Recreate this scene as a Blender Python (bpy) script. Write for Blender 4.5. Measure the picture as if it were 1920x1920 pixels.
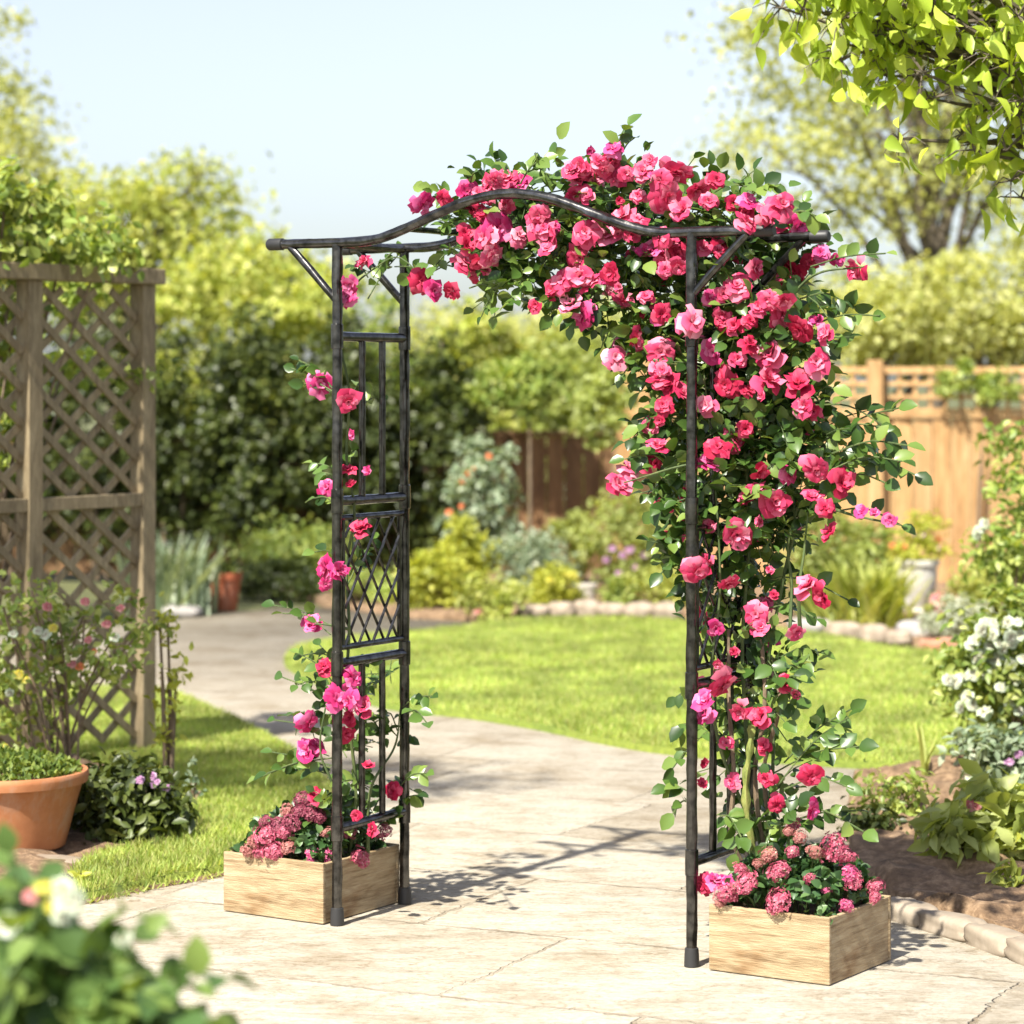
import bpy, math, random
import numpy as np
from mathutils import Vector, Matrix, noise
from mathutils.geometry import delaunay_2d_cdt

for _o in list(bpy.data.objects):
    bpy.data.objects.remove(_o)
C = bpy.context.scene.collection
R = math.radians

# ------------------------------------------------------------------ camera, sky, sun, exposure
F, HC, CX, CY = 5139.0, 1.64, 960.0, 711.0      # focal length (px of a 1920 frame), eye height, principal point
cd = bpy.data.cameras.new('camera')
cam = bpy.data.objects.new('camera', cd)
C.objects.link(cam)
cam.location = (0, 0, HC)
cam.rotation_euler = (R(90), 0, 0)
cd.sensor_width = 36
cd.lens = F / 1920 * 36
cd.shift_y = -(960 - CY) / 1920
cd.clip_start = 0.1
cd.clip_end = 1500
cd.dof.use_dof = True
cd.dof.focus_distance = 7.95
cd.dof.aperture_fstop = 3.0
sc = bpy.context.scene
sc.camera = cam

SUN_EL = 52.0
SH = Vector((0.52, 0.854)).normalized()          # direction shadows run on the ground
w = bpy.data.worlds.new('World')
sc.world = w
w.use_nodes = True
wn = w.node_tree
bg = wn.nodes['Background']
sky = wn.nodes.new('ShaderNodeTexSky')
sky.sky_type = 'NISHITA'
sky.sun_disc = False
sky.sun_elevation = R(SUN_EL)
sky.sun_rotation = math.atan2(-SH.x, -SH.y)
sky.air_density = 1.0
sky.dust_density = 1.6
sky.ozone_density = 3.5
hs = wn.nodes.new('ShaderNodeHueSaturation')
hs.inputs['Saturation'].default_value = 0.60
hs.inputs['Hue'].default_value = 0.52
hs.inputs['Value'].default_value = 0.63
wn.links.new(sky.outputs[0], hs.inputs['Color'])
wn.links.new(hs.outputs[0], bg.inputs[0])
bg.inputs[1].default_value = 0.15
sd = bpy.data.lights.new('sun', 'SUN')
sun = bpy.data.objects.new('sun', sd)
C.objects.link(sun)
S = Vector((-SH.x * math.cos(R(SUN_EL)), -SH.y * math.cos(R(SUN_EL)), math.sin(R(SUN_EL))))
sun.rotation_euler = S.to_track_quat('Z', 'Y').to_euler()
sun.location = (-5, -8, 12)
sd.energy = 5.0
sd.angle = R(0.9)
sd.color = (1.0, 0.94, 0.84)
sc.view_settings.view_transform = 'Standard'
sc.view_settings.look = 'None'
sc.view_settings.exposure = 1.2
sc.view_settings.gamma = 1
sc.render.engine = 'CYCLES'
sc.cycles.use_denoising = True
sc.cycles.max_bounces = 8
sc.cycles.transparent_max_bounces = 8
sc.cycles.sample_clamp_indirect = 6

# ------------------------------------------------------------------ placing
def P(px, py, d):
    return Vector(((px - CX) / F * d, d, HC - (py - CY) / F * d))
def GD(py):
    return HC * F / (py - CY)
def G(px, py, z=0.0):
    p = P(px, py, GD(py))
    p.z = z
    return p
rng = np.random.RandomState(7)
random.seed(7)

# ------------------------------------------------------------------ object helpers
def tag(o, label=None, cat=None, group=None, kind=None):
    if label: o['label'] = label
    if cat: o['category'] = cat
    if group: o['group'] = group
    if kind: o['kind'] = kind
    return o
def thing(name, label, cat, loc, group=None):
    o = bpy.data.objects.new(name, None)
    C.objects.link(o)
    o.location = loc
    o.empty_display_size = 0.1
    return tag(o, label, cat, group)
def rootloc(parent):
    v = Vector((0, 0, 0))
    while parent is not None:
        v += parent.location
        parent = parent.parent
    return v
def link(name, me, parent=None, loc=None):
    o = bpy.data.objects.new(name, me)
    C.objects.link(o)
    if parent is not None:
        o.parent = parent
    if loc is not None:
        o.location = Vector(loc) - rootloc(parent)
    return o
def np_mesh(name, verts, tris=None, quads=None, smooth=True):
    me = bpy.data.meshes.new(name)
    verts = np.asarray(verts, dtype=np.float32)
    nt = 0 if tris is None else len(tris)
    nq = 0 if quads is None else len(quads)
    me.vertices.add(len(verts))
    me.vertices.foreach_set('co', verts.ravel())
    loops = []
    if nt: loops.append(np.asarray(tris, dtype=np.int32).ravel())
    if nq: loops.append(np.asarray(quads, dtype=np.int32).ravel())
    li = np.concatenate(loops)
    me.loops.add(len(li))
    me.loops.foreach_set('vertex_index', li)
    me.polygons.add(nt + nq)
    tot = np.concatenate([np.full(nt, 3, np.int32), np.full(nq, 4, np.int32)])
    st = np.concatenate([[0], np.cumsum(tot)[:-1]]).astype(np.int32)
    me.polygons.foreach_set('loop_start', st)
    me.polygons.foreach_set('loop_total', tot)
    me.polygons.foreach_set('use_smooth', np.full(nt + nq, smooth))
    me.update(calc_edges=True)
    me.validate()
    return me

class MB:
    """collects boxes, tubes and lathes into one mesh"""
    def __init__(self): self.v, self.f = [], []
    def add(self, vs, fs):
        o = len(self.v)
        self.v += [tuple(x) for x in vs]
        self.f += [tuple(i + o for i in f) for f in fs]
    def tube(self, pts, rad, seg=10, wob=0.0, cap=True):
        pts = [Vector(p) for p in pts]
        n = len(pts)
        if not hasattr(rad, '__len__'): rad = [rad] * n
        vs, fs = [], []
        up = None
        for i, p in enumerate(pts):
            t = (pts[min(i + 1, n - 1)] - pts[max(i - 1, 0)]).normalized()
            if up is None:
                up = Vector((1, 0, 0)) if abs(t.x) < 0.8 else Vector((0, 1, 0))
            a = (up - t * up.dot(t)).normalized()
            b = t.cross(a)
            up = a
            for k in range(seg):
                th = 2 * math.pi * k / seg
                r = rad[i] * (1 + wob * noise.noise(Vector((p.x * 23 + k * .8, p.y * 23, p.z * 17 + k))))
                vs.append(p + a * (r * math.cos(th)) + b * (r * math.sin(th)))
        for i in range(n - 1):
            for k in range(seg):
                k2 = (k + 1) % seg
                fs.append((i * seg + k, i * seg + k2, (i + 1) * seg + k2, (i + 1) * seg + k))
        if cap:
            fs.append(tuple(range(seg))[::-1])
            fs.append(tuple((n - 1) * seg + k for k in range(seg)))
        self.add(vs, fs)
    def box(self, c, ax, ay, az):
        """centre and three half-axis vectors"""
        c, ax, ay, az = Vector(c), Vector(ax), Vector(ay), Vector(az)
        vs = [c + ax * i + ay * j + az * k for k in (-1, 1) for j in (-1, 1) for i in (-1, 1)]
        fs = [(0, 2, 3, 1), (4, 5, 7, 6), (0, 1, 5, 4), (2, 6, 7, 3), (0, 4, 6, 2), (1, 3, 7, 5)]
        self.add(vs, fs)
    def lathe(self, c, prof, seg=40):
        c = Vector(c)
        vs, fs = [], []
        for r, z in prof:
            for k in range(seg):
                th = 2 * math.pi * k / seg
                vs.append(c + Vector((r * math.cos(th), r * math.sin(th), z)))
        for i in range(len(prof) - 1):
            for k in range(seg):
                k2 = (k + 1) % seg
                fs.append((i * seg + k, i * seg + k2, (i + 1) * seg + k2, (i + 1) * seg + k))
        self.add(vs, fs)
    def build(self, name, mat, parent=None, smooth=True, bevel=0.0, loc=None):
        off = rootloc(parent) if loc is None else Vector(loc)
        me = bpy.data.meshes.new(name)
        me.from_pydata([tuple(Vector(v) - off) for v in self.v], [], self.f)
        me.polygons.foreach_set('use_smooth', [smooth] * len(me.polygons))
        me.materials.append(mat)
        o = link(name, me, parent)
        if loc is not None:
            o.location = Vector(loc) - rootloc(parent)
        if bevel:
            m = o.modifiers.new('bevel', 'BEVEL')
            m.width = bevel
            m.segments = 2
            m.limit_method = 'ANGLE'
        if smooth:
            try: me.set_sharp_from_angle(angle=R(38))
            except Exception: pass
        return o

def spline(pts, n):
    """Catmull-Rom through the points"""
    pts = [Vector(p) for p in pts]
    q = [pts[0] * 2 - pts[1]] + pts + [pts[-1] * 2 - pts[-2]]
    out = []
    m = len(pts) - 1
    for i in range(n + 1):
        t = i / n * m
        k = min(int(t), m - 1)
        t -= k
        a, b, c, d = q[k:k + 4]
        out.append(0.5 * (2 * b + (c - a) * t + (2 * a - 5 * b + 4 * c - d) * t * t + (3 * b - a - 3 * c + d) * t ** 3))
    return out

# ------------------------------------------------------------------ materials
def newmat(name):
    m = bpy.data.materials.new(name)
    m.use_nodes = True
    nt = m.node_tree
    b = nt.nodes['Principled BSDF']
    return m, nt, b
def nd(nt, t, **kw):
    n = nt.nodes.new(t)
    for k, v in kw.items():
        setattr(n, k, v)
    return n
def ramp(nt, fac, stops):
    r = nd(nt, 'ShaderNodeValToRGB')
    e = r.color_ramp.elements
    while len(e) < len(stops): e.new(0.5)
    for el, (p, c) in zip(e, stops):
        el.position = p
        el.color = (c[0], c[1], c[2], 1)
    nt.links.new(fac, r.inputs[0])
    return r.outputs[0]
def mixc(nt, a, b, fac, mode='MIX'):
    m = nd(nt, 'ShaderNodeMix', data_type='RGBA', blend_type=mode)
    for i, s in ((6, a), (7, b), (0, fac)):
        if isinstance(s, (int, float)): m.inputs[i].default_value = s
        elif isinstance(s, (tuple, list)): m.inputs[i].default_value = (*s[:3], 1)
        else: nt.links.new(s, m.inputs[i])
    return m.outputs[2]
def noise_tex(nt, scale, detail=4, rough=0.6, vec=None, dist=0.0):
    n = nd(nt, 'ShaderNodeTexNoise')
    n.inputs['Scale'].default_value = scale
    n.inputs['Detail'].default_value = detail
    n.inputs['Roughness'].default_value = rough
    n.inputs['Distortion'].default_value = dist
    if vec is not None: nt.links.new(vec, n.inputs['Vector'])
    return n.outputs['Fac']
def coords(nt, scale=(1, 1, 1), rot=(0, 0, 0)):
    t = nd(nt, 'ShaderNodeTexCoord')
    m = nd(nt, 'ShaderNodeMapping')
    m.inputs['Scale'].default_value = scale
    m.inputs['Rotation'].default_value = rot
    nt.links.new(t.outputs['Object'], m.inputs['Vector'])
    return m.outputs[0]
def bump(nt, b, h, strength=0.3, dist=0.01):
    n = nd(nt, 'ShaderNodeBump')
    n.inputs['Strength'].default_value = strength
    n.inputs['Distance'].default_value = dist
    nt.links.new(h, n.inputs['Height'])
    nt.links.new(n.outputs[0], b.inputs['Normal'])
def leafmat(name, cols, trans=0.4, rough=0.45, clump=0.0):
    """leaf: colour differs from leaf to leaf; some light comes through"""
    m, nt, b = newmat(name)
    g = nd(nt, 'ShaderNodeNewGeometry')
    n = len(cols)
    c = ramp(nt, g.outputs['Random Per Island'], [(i / max(1, n - 1), cols[i]) for i in range(n)])
    if clump:
        f = noise_tex(nt, 2.2, 2, vec=coords(nt))
        r = nd(nt, 'ShaderNodeMapRange')
        nt.links.new(f, r.inputs[0])
        r.inputs[1].default_value, r.inputs[2].default_value = 0.35, 0.65
        r.inputs[3].default_value, r.inputs[4].default_value = 1 - clump, 1 + clump
        hs = nd(nt, 'ShaderNodeHueSaturation')
        nt.links.new(r.outputs[0], hs.inputs['Value'])
        nt.links.new(c, hs.inputs['Color'])
        c = hs.outputs[0]
    nt.links.new(c, b.inputs['Base Color'])
    b.inputs['Roughness'].default_value = rough
    t = nd(nt, 'ShaderNodeBsdfTranslucent')
    tc = mixc(nt, c, (1.25, 1.15, 0.45), 1.0, 'MULTIPLY')
    nt.links.new(tc, t.inputs[0])
    mx = nd(nt, 'ShaderNodeMixShader')
    mx.inputs[0].default_value = trans
    nt.links.new(b.outputs[0], mx.inputs[1])
    nt.links.new(t.outputs[0], mx.inputs[2])
    nt.links.new(mx.outputs[0], nt.nodes['Material Output'].inputs[0])
    return m
def woodmat(name, dark, mid, light, scale=(1, 1, 1), gscale=6.0, rough=0.75, bs=0.3, island=0.0, knots=0.0):
    """grain runs along the axis with the small scale"""
    m, nt, b = newmat(name)
    v = coords(nt, scale)
    a = noise_tex(nt, gscale, 6, 0.65, v, 0.6)
    f = noise_tex(nt, gscale * 5, 4, 0.7, v)
    c = ramp(nt, a, [(0.28, dark), (0.5, mid), (0.72, light)])
    c = mixc(nt, c, ramp(nt, f, [(0.35, (0.6, 0.55, 0.5)), (0.6, (1, 1, 1))]), 0.55, 'MULTIPLY')
    if knots:
        k = noise_tex(nt, 5.0, 3, 0.55, coords(nt, (1, 1, 2.2)))
        c = mixc(nt, c, ramp(nt, k, [(0.53, (1, 1, 1)), (0.68, (0.55, 0.37, 0.20))]), knots, 'MULTIPLY')
    if island:
        g = nd(nt, 'ShaderNodeNewGeometry')
        c = mixc(nt, c, ramp(nt, g.outputs['Random Per Island'], [(0, (1 - island,) * 3), (1, (1 + island * .3,) * 3)]), 1.0, 'MULTIPLY')
    nt.links.new(c, b.inputs['Base Color'])
    b.inputs['Roughness'].default_value = rough
    bump(nt, b, f, bs, 0.004)
    return m

# metal of the arch: dark bronze-grey coat on lumpy tube
M = {}
m, nt, b = newmat('arch_metal')
f = noise_tex(nt, 30, 4, 0.6, coords(nt))
nt.links.new(ramp(nt, f, [(0.35, (0.035, 0.035, 0.034)), (0.62, (0.115, 0.112, 0.107))]), b.inputs['Base Color'])
b.inputs['Roughness'].default_value = 0.21
b.inputs['Metallic'].default_value = 0.9
b.inputs['Specular IOR Level'].default_value = 0.75
b.inputs['Coat Weight'].default_value = 0.0
b.inputs['Coat Roughness'].default_value = 0.2
bump(nt, b, noise_tex(nt, 14, 3, 0.5, coords(nt, (1, 1, .45))), 0.4, 0.008)
M['metal'] = m
m, nt, b = newmat('plastic_cap')
b.inputs['Base Color'].default_value = (0.022, 0.022, 0.022, 1)
b.inputs['Roughness'].default_value = 0.5
M['cap'] = m

M['boxwood_x'] = woodmat('planter_wood', (0.18, 0.115, 0.05), (0.39, 0.295, 0.165), (0.52, 0.435, 0.28), (1.3, 1.3, 20), 3.0, bs=0.9, knots=0.7)
M['trellis'] = woodmat('weathered_wood', (0.16, 0.12, 0.066), (0.285, 0.225, 0.13), (0.41, 0.335, 0.205), (6, 6, 1), 5, island=0.25)
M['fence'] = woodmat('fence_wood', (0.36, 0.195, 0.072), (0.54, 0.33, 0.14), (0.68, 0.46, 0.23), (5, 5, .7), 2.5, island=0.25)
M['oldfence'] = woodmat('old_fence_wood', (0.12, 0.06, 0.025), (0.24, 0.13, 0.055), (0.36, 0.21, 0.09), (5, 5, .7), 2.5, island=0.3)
M['bark'] = woodmat('bark', (0.05, 0.04, 0.03), (0.11, 0.09, 0.065), (0.19, 0.155, 0.11), (4, 4, 1), 6, bs=0.7)
M['stem'] = woodmat('green_stem', (0.035, 0.06, 0.015), (0.07, 0.11, 0.03), (0.14, 0.17, 0.05), (3, 3, 1), 8)
M['cane'] = woodmat('mossy_cane', (0.08, 0.11, 0.02), (0.20, 0.24, 0.05), (0.34, 0.33, 0.10), (3, 3, 1), 14)
M['drystem'] = woodmat('brown_stem', (0.10, 0.07, 0.04), (0.18, 0.13, 0.08), (0.28, 0.2, 0.13), (3, 3, 1), 14)

def potmat(name, c1, c2, sc=6):
    m, nt, b = newmat(name)
    v = coords(nt)
    f = noise_tex(nt, sc, 5, 0.65, v)
    c = ramp(nt, f, [(0.32, c1), (0.68, c2)])
    sf = noise_tex(nt, sc * .9, 6, 0.7, coords(nt, (1, 1, .45)))
    c = mixc(nt, c, (0.42, 0.36, 0.29), ramp(nt, sf, [(0.56, (0, 0, 0)), (0.74, (.55, .55, .55))]))
    nt.links.new(c, b.inputs['Base Color'])
    b.inputs['Roughness'].default_value = 0.85
    bump(nt, b, noise_tex(nt, sc * 12, 3, 0.6, v), 0.15, 0.003)
    return m
M['terracotta'] = potmat('terracotta', (0.34, 0.125, 0.045), (0.47, 0.20, 0.085))
M['terracotta_red'] = potmat('red_terracotta', (0.30, 0.075, 0.03), (0.40, 0.12, 0.05))
M['whitepot'] = potmat('white_glaze', (0.42, 0.39, 0.33), (0.56, 0.53, 0.47), 9)
M['urn'] = potmat('urn_stone', (0.46, 0.44, 0.39), (0.62, 0.60, 0.55), 7)
M['stone'] = potmat('border_stone', (0.20, 0.155, 0.11), (0.36, 0.29, 0.215), 5)
M['stone_grey'] = potmat('grey_stone', (0.22, 0.205, 0.19), (0.38, 0.36, 0.335), 7)
M['kerb'] = potmat('kerb_stone', (0.20, 0.16, 0.115), (0.34, 0.285, 0.215), 6)
M['brick'] = potmat('brick_clay', (0.33, 0.14, 0.08), (0.45, 0.22, 0.13), 8)

# soil
m, nt, b = newmat('soil')
v = coords(nt)
f = noise_tex(nt, 22, 7, 0.7, v)
c = ramp(nt, f, [(0.3, (0.075, 0.046, 0.024)), (0.5, (0.19, 0.12, 0.066)), (0.7, (0.37, 0.255, 0.15))])
nt.links.new(c, b.inputs['Base Color'])
b.inputs['Roughness'].default_value = 0.95
bump(nt, b, f, 0.9, 0.02)
M['soil'] = m

# paving: irregular pale slabs, hairline joints, stains
m, nt, b = newmat('stone_paving')
v = coords(nt, rot=(0, 0, 0.45))
wv = nd(nt, 'ShaderNodeTexNoise'); wv.inputs['Scale'].default_value = 1.6; wv.inputs['Detail'].default_value = 3
nt.links.new(v, wv.inputs['Vector'])
dv = nd(nt, 'ShaderNodeVectorMath', operation='MULTIPLY_ADD')
nt.links.new(wv.outputs['Color'], dv.inputs[0]); dv.inputs[1].default_value = (0.10, 0.10, 0); nt.links.new(v, dv.inputs[2])
w2 = nd(nt, 'ShaderNodeTexNoise'); w2.inputs['Scale'].default_value = 28; w2.inputs['Detail'].default_value = 2
nt.links.new(v, w2.inputs['Vector'])
dv2 = nd(nt, 'ShaderNodeVectorMath', operation='MULTIPLY_ADD')
nt.links.new(w2.outputs['Color'], dv2.inputs[0]); dv2.inputs[1].default_value = (0.035, 0.035, 0); nt.links.new(dv.outputs[0], dv2.inputs[2])
bk = nd(nt, 'ShaderNodeTexBrick', offset=0.42, offset_frequency=2, squash=0.7, squash_frequency=3)
nt.links.new(dv2.outputs[0], bk.inputs['Vector'])
bk.inputs['Scale'].default_value = 1.0
bk.inputs['Brick Width'].default_value = 1.35
bk.inputs['Row Height'].default_value = 0.82
bk.inputs['Mortar Size'].default_value = 0.0085
bk.inputs['Mortar Smooth'].default_value = 0.6
bk.inputs['Color1'].default_value = (0, 0, 0, 1)
bk.inputs['Color2'].default_value = (1, 1, 1, 1)
bk.inputs['Mortar'].default_value = (0.5, 0.5, 0.5, 1)
ve = nd(nt, 'ShaderNodeTexVoronoi', feature='DISTANCE_TO_EDGE'); ve.inputs['Scale'].default_value = 1.15; ve.inputs['Randomness'].default_value = 0.75
vc = nd(nt, 'ShaderNodeTexVoronoi', feature='F1'); vc.inputs['Scale'].default_value = 1.15; vc.inputs['Randomness'].default_value = 0.75
nt.links.new(dv2.outputs[0], ve.inputs['Vector']); nt.links.new(dv2.outputs[0], vc.inputs['Vector'])
slab = ramp(nt, bk.outputs['Color'], [(0.0, (0.285, 0.255, 0.200)), (0.5, (0.325, 0.296, 0.240)), (1.0, (0.355, 0.328, 0.270))])
stain = noise_tex(nt, 3.0, 8, 0.72, v)
slab = mixc(nt, slab, ramp(nt, stain, [(0.32, (0.60, 0.52, 0.41)), (0.52, (1, 1, 1)), (0.75, (1.10, 1.08, 1.05))]), 0.75, 'MULTIPLY')
fine = noise_tex(nt, 55, 6, 0.75, v)
slab = mixc(nt, slab, ramp(nt, fine, [(0.33, (0.62, 0.57, 0.50)), (0.55, (1, 1, 1))]), 0.6, 'MULTIPLY')
crk = noise_tex(nt, 7, 6, 0.6, coords(nt, (0.5, 1.6, 1), (0, 0, -0.3)), 1.2)
jn = noise_tex(nt, 4, 3, 0.6, v)
jw = nd(nt, 'ShaderNodeMapRange'); nt.links.new(jn, jw.inputs[0]); jw.inputs[1].default_value = 0.35; jw.inputs[2].default_value = 0.7
jw.inputs[3].default_value = 0.002; jw.inputs[4].default_value = 0.014
jd = nd(nt, 'ShaderNodeMath', operation='DIVIDE'); nt.links.new(ve.outputs['Distance'], jd.inputs[0]); nt.links.new(jw.outputs[0], jd.inputs[1])
jf = nd(nt, 'ShaderNodeMapRange'); nt.links.new(jn, jf.inputs[0]); jf.inputs[1].default_value = 0.32; jf.inputs[2].default_value = 0.62; jf.inputs[3].default_value = 0.25; jf.inputs[4].default_value = 1.0
jq = nd(nt, 'ShaderNodeMath', operation='MULTIPLY'); nt.links.new(bk.outputs['Fac'], jq.inputs[0]); nt.links.new(jf.outputs[0], jq.inputs[1])
jm = jq.outputs[0]
jc = ramp(nt, jn, [(0.35, (0.32, 0.285, 0.22)), (0.62, (0.19, 0.155, 0.11))])
cl = noise_tex(nt, 5.5, 5, 0.62, coords(nt, (0.55, 1.7, 1), (0, 0, -0.25)), 1.6)
slab = mixc(nt, slab, ramp(nt, cl, [(0.46, (1, 1, 1)), (0.495, (0.58, 0.52, 0.43)), (0.515, (1, 1, 1))]), 0.7, 'MULTIPLY')
col = mixc(nt, slab, jc, jm)
nt.links.new(col, b.inputs['Base Color'])
b.inputs['Roughness'].default_value = 0.9
b.inputs['Specular IOR Level'].default_value = 0.08
hm = nd(nt, 'ShaderNodeMath', operation='MULTIPLY_ADD')
nt.links.new(crk, hm.inputs[0]); hm.inputs[1].default_value = 1.0
inv = nd(nt, 'ShaderNodeMath', operation='MULTIPLY'); nt.links.new(jm, inv.inputs[0]); inv.inputs[1].default_value = -0.6
nt.links.new(inv.outputs[0], hm.inputs[2])
bump(nt, b, hm.outputs[0], 0.8, 0.03)
M['paving'] = m

m, nt, b = newmat('lawn_turf')
v = coords(nt)
f = noise_tex(nt, 40, 5, 0.7, v)
g2 = noise_tex(nt, 1.3, 3, 0.5, v)
c = ramp(nt, f, [(0.3, (0.09, 0.13, 0.016)), (0.7, (0.22, 0.28, 0.04))])
c = mixc(nt, c, ramp(nt, g2, [(0.35, (0.85, 0.9, 0.8)), (0.65, (1.2, 1.1, 1.0))]), 1.0, 'MULTIPLY')
nt.links.new(c, b.inputs['Base Color'])
b.inputs['Roughness'].default_value = 0.9
bump(nt, b, f, 0.8, 0.02)
M['turf'] = m
m, nt, b = newmat('garden_ground')
f = noise_tex(nt, 5, 6, 0.7, coords(nt))
nt.links.new(ramp(nt, f, [(0.35, (0.05, 0.055, 0.02)), (0.65, (0.12, 0.13, 0.04))]), b.inputs['Base Color'])
b.inputs['Roughness'].default_value = 0.95
M['ground'] = m

M['blade'] = leafmat('grass_blade', [(0.207, 0.314, 0.055), (0.351, 0.460, 0.089), (0.509, 0.567, 0.157), (0.352, 0.330, 0.130)], 0.45, 0.6, 0.32)
M['rose_leaf'] = leafmat('rose_leaf', [(0.023, 0.054, 0.011), (0.054, 0.114, 0.022), (0.097, 0.176, 0.034), (0.20, 0.28, 0.06)], 0.28, 0.33)
M['box_leaf'] = leafmat('box_plant_leaf', [(0.024, 0.057, 0.017), (0.048, 0.115, 0.034), (0.120, 0.207, 0.069)], 0.25, 0.4)
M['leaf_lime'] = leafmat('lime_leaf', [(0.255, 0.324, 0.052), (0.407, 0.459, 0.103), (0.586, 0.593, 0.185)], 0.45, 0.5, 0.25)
M['leaf_pale'] = leafmat('pale_leaf', [(0.237, 0.297, 0.068), (0.360, 0.424, 0.118), (0.492, 0.550, 0.206)], 0.5, 0.5, 0.2)
M['leaf_tree'] = leafmat('airy_tree_leaf', [(0.333, 0.374, 0.096), (0.471, 0.506, 0.162), (0.632, 0.644, 0.288)], 0.5, 0.5, 0.15)
M['leaf_mid'] = leafmat('mid_leaf', [(0.158, 0.245, 0.046), (0.282, 0.367, 0.077), (0.493, 0.542, 0.154)], 0.4, 0.45, 0.3)
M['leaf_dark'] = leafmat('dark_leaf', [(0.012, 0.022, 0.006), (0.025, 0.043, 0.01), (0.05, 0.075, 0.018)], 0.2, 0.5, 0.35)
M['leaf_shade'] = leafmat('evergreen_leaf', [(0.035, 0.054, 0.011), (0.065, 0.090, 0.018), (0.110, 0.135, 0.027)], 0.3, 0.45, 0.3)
M['leaf_blue'] = leafmat('bluegreen_leaf', [(0.156, 0.228, 0.130), (0.260, 0.336, 0.208), (0.442, 0.504, 0.351)], 0.35, 0.5, 0.2)
M['leaf_silver'] = leafmat('silver_leaf', [(0.30, 0.34, 0.24), (0.42, 0.46, 0.33), (0.55, 0.57, 0.44)], 0.3, 0.7, 0.15)
M['leaf_yellow'] = leafmat('yellowgreen_leaf', [(0.275, 0.328, 0.033), (0.444, 0.480, 0.065), (0.592, 0.610, 0.104)], 0.45, 0.5, 0.15)
M['leaf_over'] = leafmat('overhang_leaf', [(0.255, 0.375, 0.036), (0.412, 0.541, 0.062), (0.646, 0.750, 0.125)], 0.5, 0.4)
M['leaf_fore'] = leafmat('foreground_leaf', [(0.063, 0.130, 0.035), (0.126, 0.208, 0.049), (0.224, 0.312, 0.070)], 0.35, 0.45)
M['moss'] = leafmat('low_green', [(0.060, 0.108, 0.014), (0.120, 0.180, 0.024), (0.216, 0.264, 0.042)], 0.3, 0.6)

def petalmat(name, cols, trans=0.3):
    m = leafmat(name, cols, trans, 0.5)
    nt = m.node_tree
    b = nt.nodes['Principled BSDF']
    t = [n for n in nt.nodes if n.type == 'BSDF_TRANSLUCENT'][0]
    c = b.inputs['Base Color'].links[0].from_socket
    at = nd(nt, 'ShaderNodeAttribute', attribute_name='rim')
    c = mixc(nt, c, ramp(nt, at.outputs['Fac'], [(0.0, (0.8, 0.72, 0.72)), (0.55, (1, 1, 1)), (1.0, (1.04, 1.3, 1.22))]), 1.0, 'MULTIPLY')
    nt.links.new(c, b.inputs['Base Color'])
    nt.links.new(c, t.inputs[0])
    b.inputs['Specular IOR Level'].default_value = 0.25
    return m
PET = {
    'P': petalmat('petal_coral_pink', [(0.54, 0.028, 0.095), (0.68, 0.075, 0.175), (0.78, 0.21, 0.31)]),
    'H': petalmat('petal_hot_pink', [(0.52, 0.022, 0.13), (0.66, 0.065, 0.23), (0.76, 0.19, 0.37)]),
    'R': petalmat('petal_red', [(0.42, 0.012, 0.05), (0.56, 0.028, 0.09), (0.66, 0.075, 0.15)]),
    'L': petalmat('petal_light_pink', [(0.64, 0.085, 0.19), (0.73, 0.17, 0.28), (0.79, 0.33, 0.42)]),
}
M['white_petal'] = petalmat('petal_white', [(0.46, 0.42, 0.30), (0.56, 0.52, 0.41), (0.62, 0.58, 0.48)])
M['yellow_petal'] = petalmat('petal_yellow', [(0.55, 0.40, 0.04), (0.62, 0.48, 0.08), (0.66, 0.56, 0.18)])
M['mauve_petal'] = petalmat('petal_mauve', [(0.30, 0.12, 0.25), (0.40, 0.19, 0.34), (0.52, 0.30, 0.42)])
M['soft_pink'] = petalmat('petal_soft_pink', [(0.48, 0.12, 0.13), (0.56, 0.19, 0.19), (0.62, 0.30, 0.28)])
M['orange_petal'] = petalmat('petal_orange', [(0.62, 0.14, 0.05), (0.72, 0.24, 0.10)])
HEAD = {
    'p': petalmat('floret_pink', [(0.42, 0.06, 0.12), (0.60, 0.13, 0.22), (0.74, 0.33, 0.40)]),
    'm': petalmat('floret_plum', [(0.16, 0.03, 0.055), (0.30, 0.06, 0.11), (0.48, 0.17, 0.22)]),
    't': petalmat('floret_dusky', [(0.36, 0.12, 0.11), (0.52, 0.22, 0.20), (0.62, 0.36, 0.30)]),
    'h': petalmat('floret_hot_pink', [(0.60, 0.06, 0.20), (0.74, 0.14, 0.34), (0.82, 0.36, 0.48)]),
}

# ------------------------------------------------------------------ leaves
def tmpl(rows, fold, curl, sub=True):
    """rows: (y, half width). Leaf along +Y, width X, normal Z"""
    v = [(0, 0, 0)]
    q, t = [], []
    for y, hw in rows:
        z = -curl * y * y
        v += [(-hw, y, z + fold * hw), (0, y, z), (hw, y, z + fold * hw)]
    v.append((0, 1, -curl))
    t += [(0, 2, 1), (0, 3, 2)]
    n = len(rows)
    for i in range(n - 1):
        a = 1 + 3 * i
        q += [(a, a + 1, a + 4, a + 3), (a + 1, a + 2, a + 5, a + 4)]
    a = 1 + 3 * (n - 1)
    e = len(v) - 1
    t += [(a, a + 1, e), (a + 1, a + 2, e)]
    return np.array(v, float), np.array(t), (np.array(q) if q else None)
T_ROUND = tmpl([(0.15, 0.22), (0.42, 0.37), (0.72, 0.29), (0.9, 0.12)], 0.35, 0.18)
T_OVAL = tmpl([(0.2, 0.17), (0.5, 0.26), (0.8, 0.14)], 0.4, 0.22)
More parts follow.
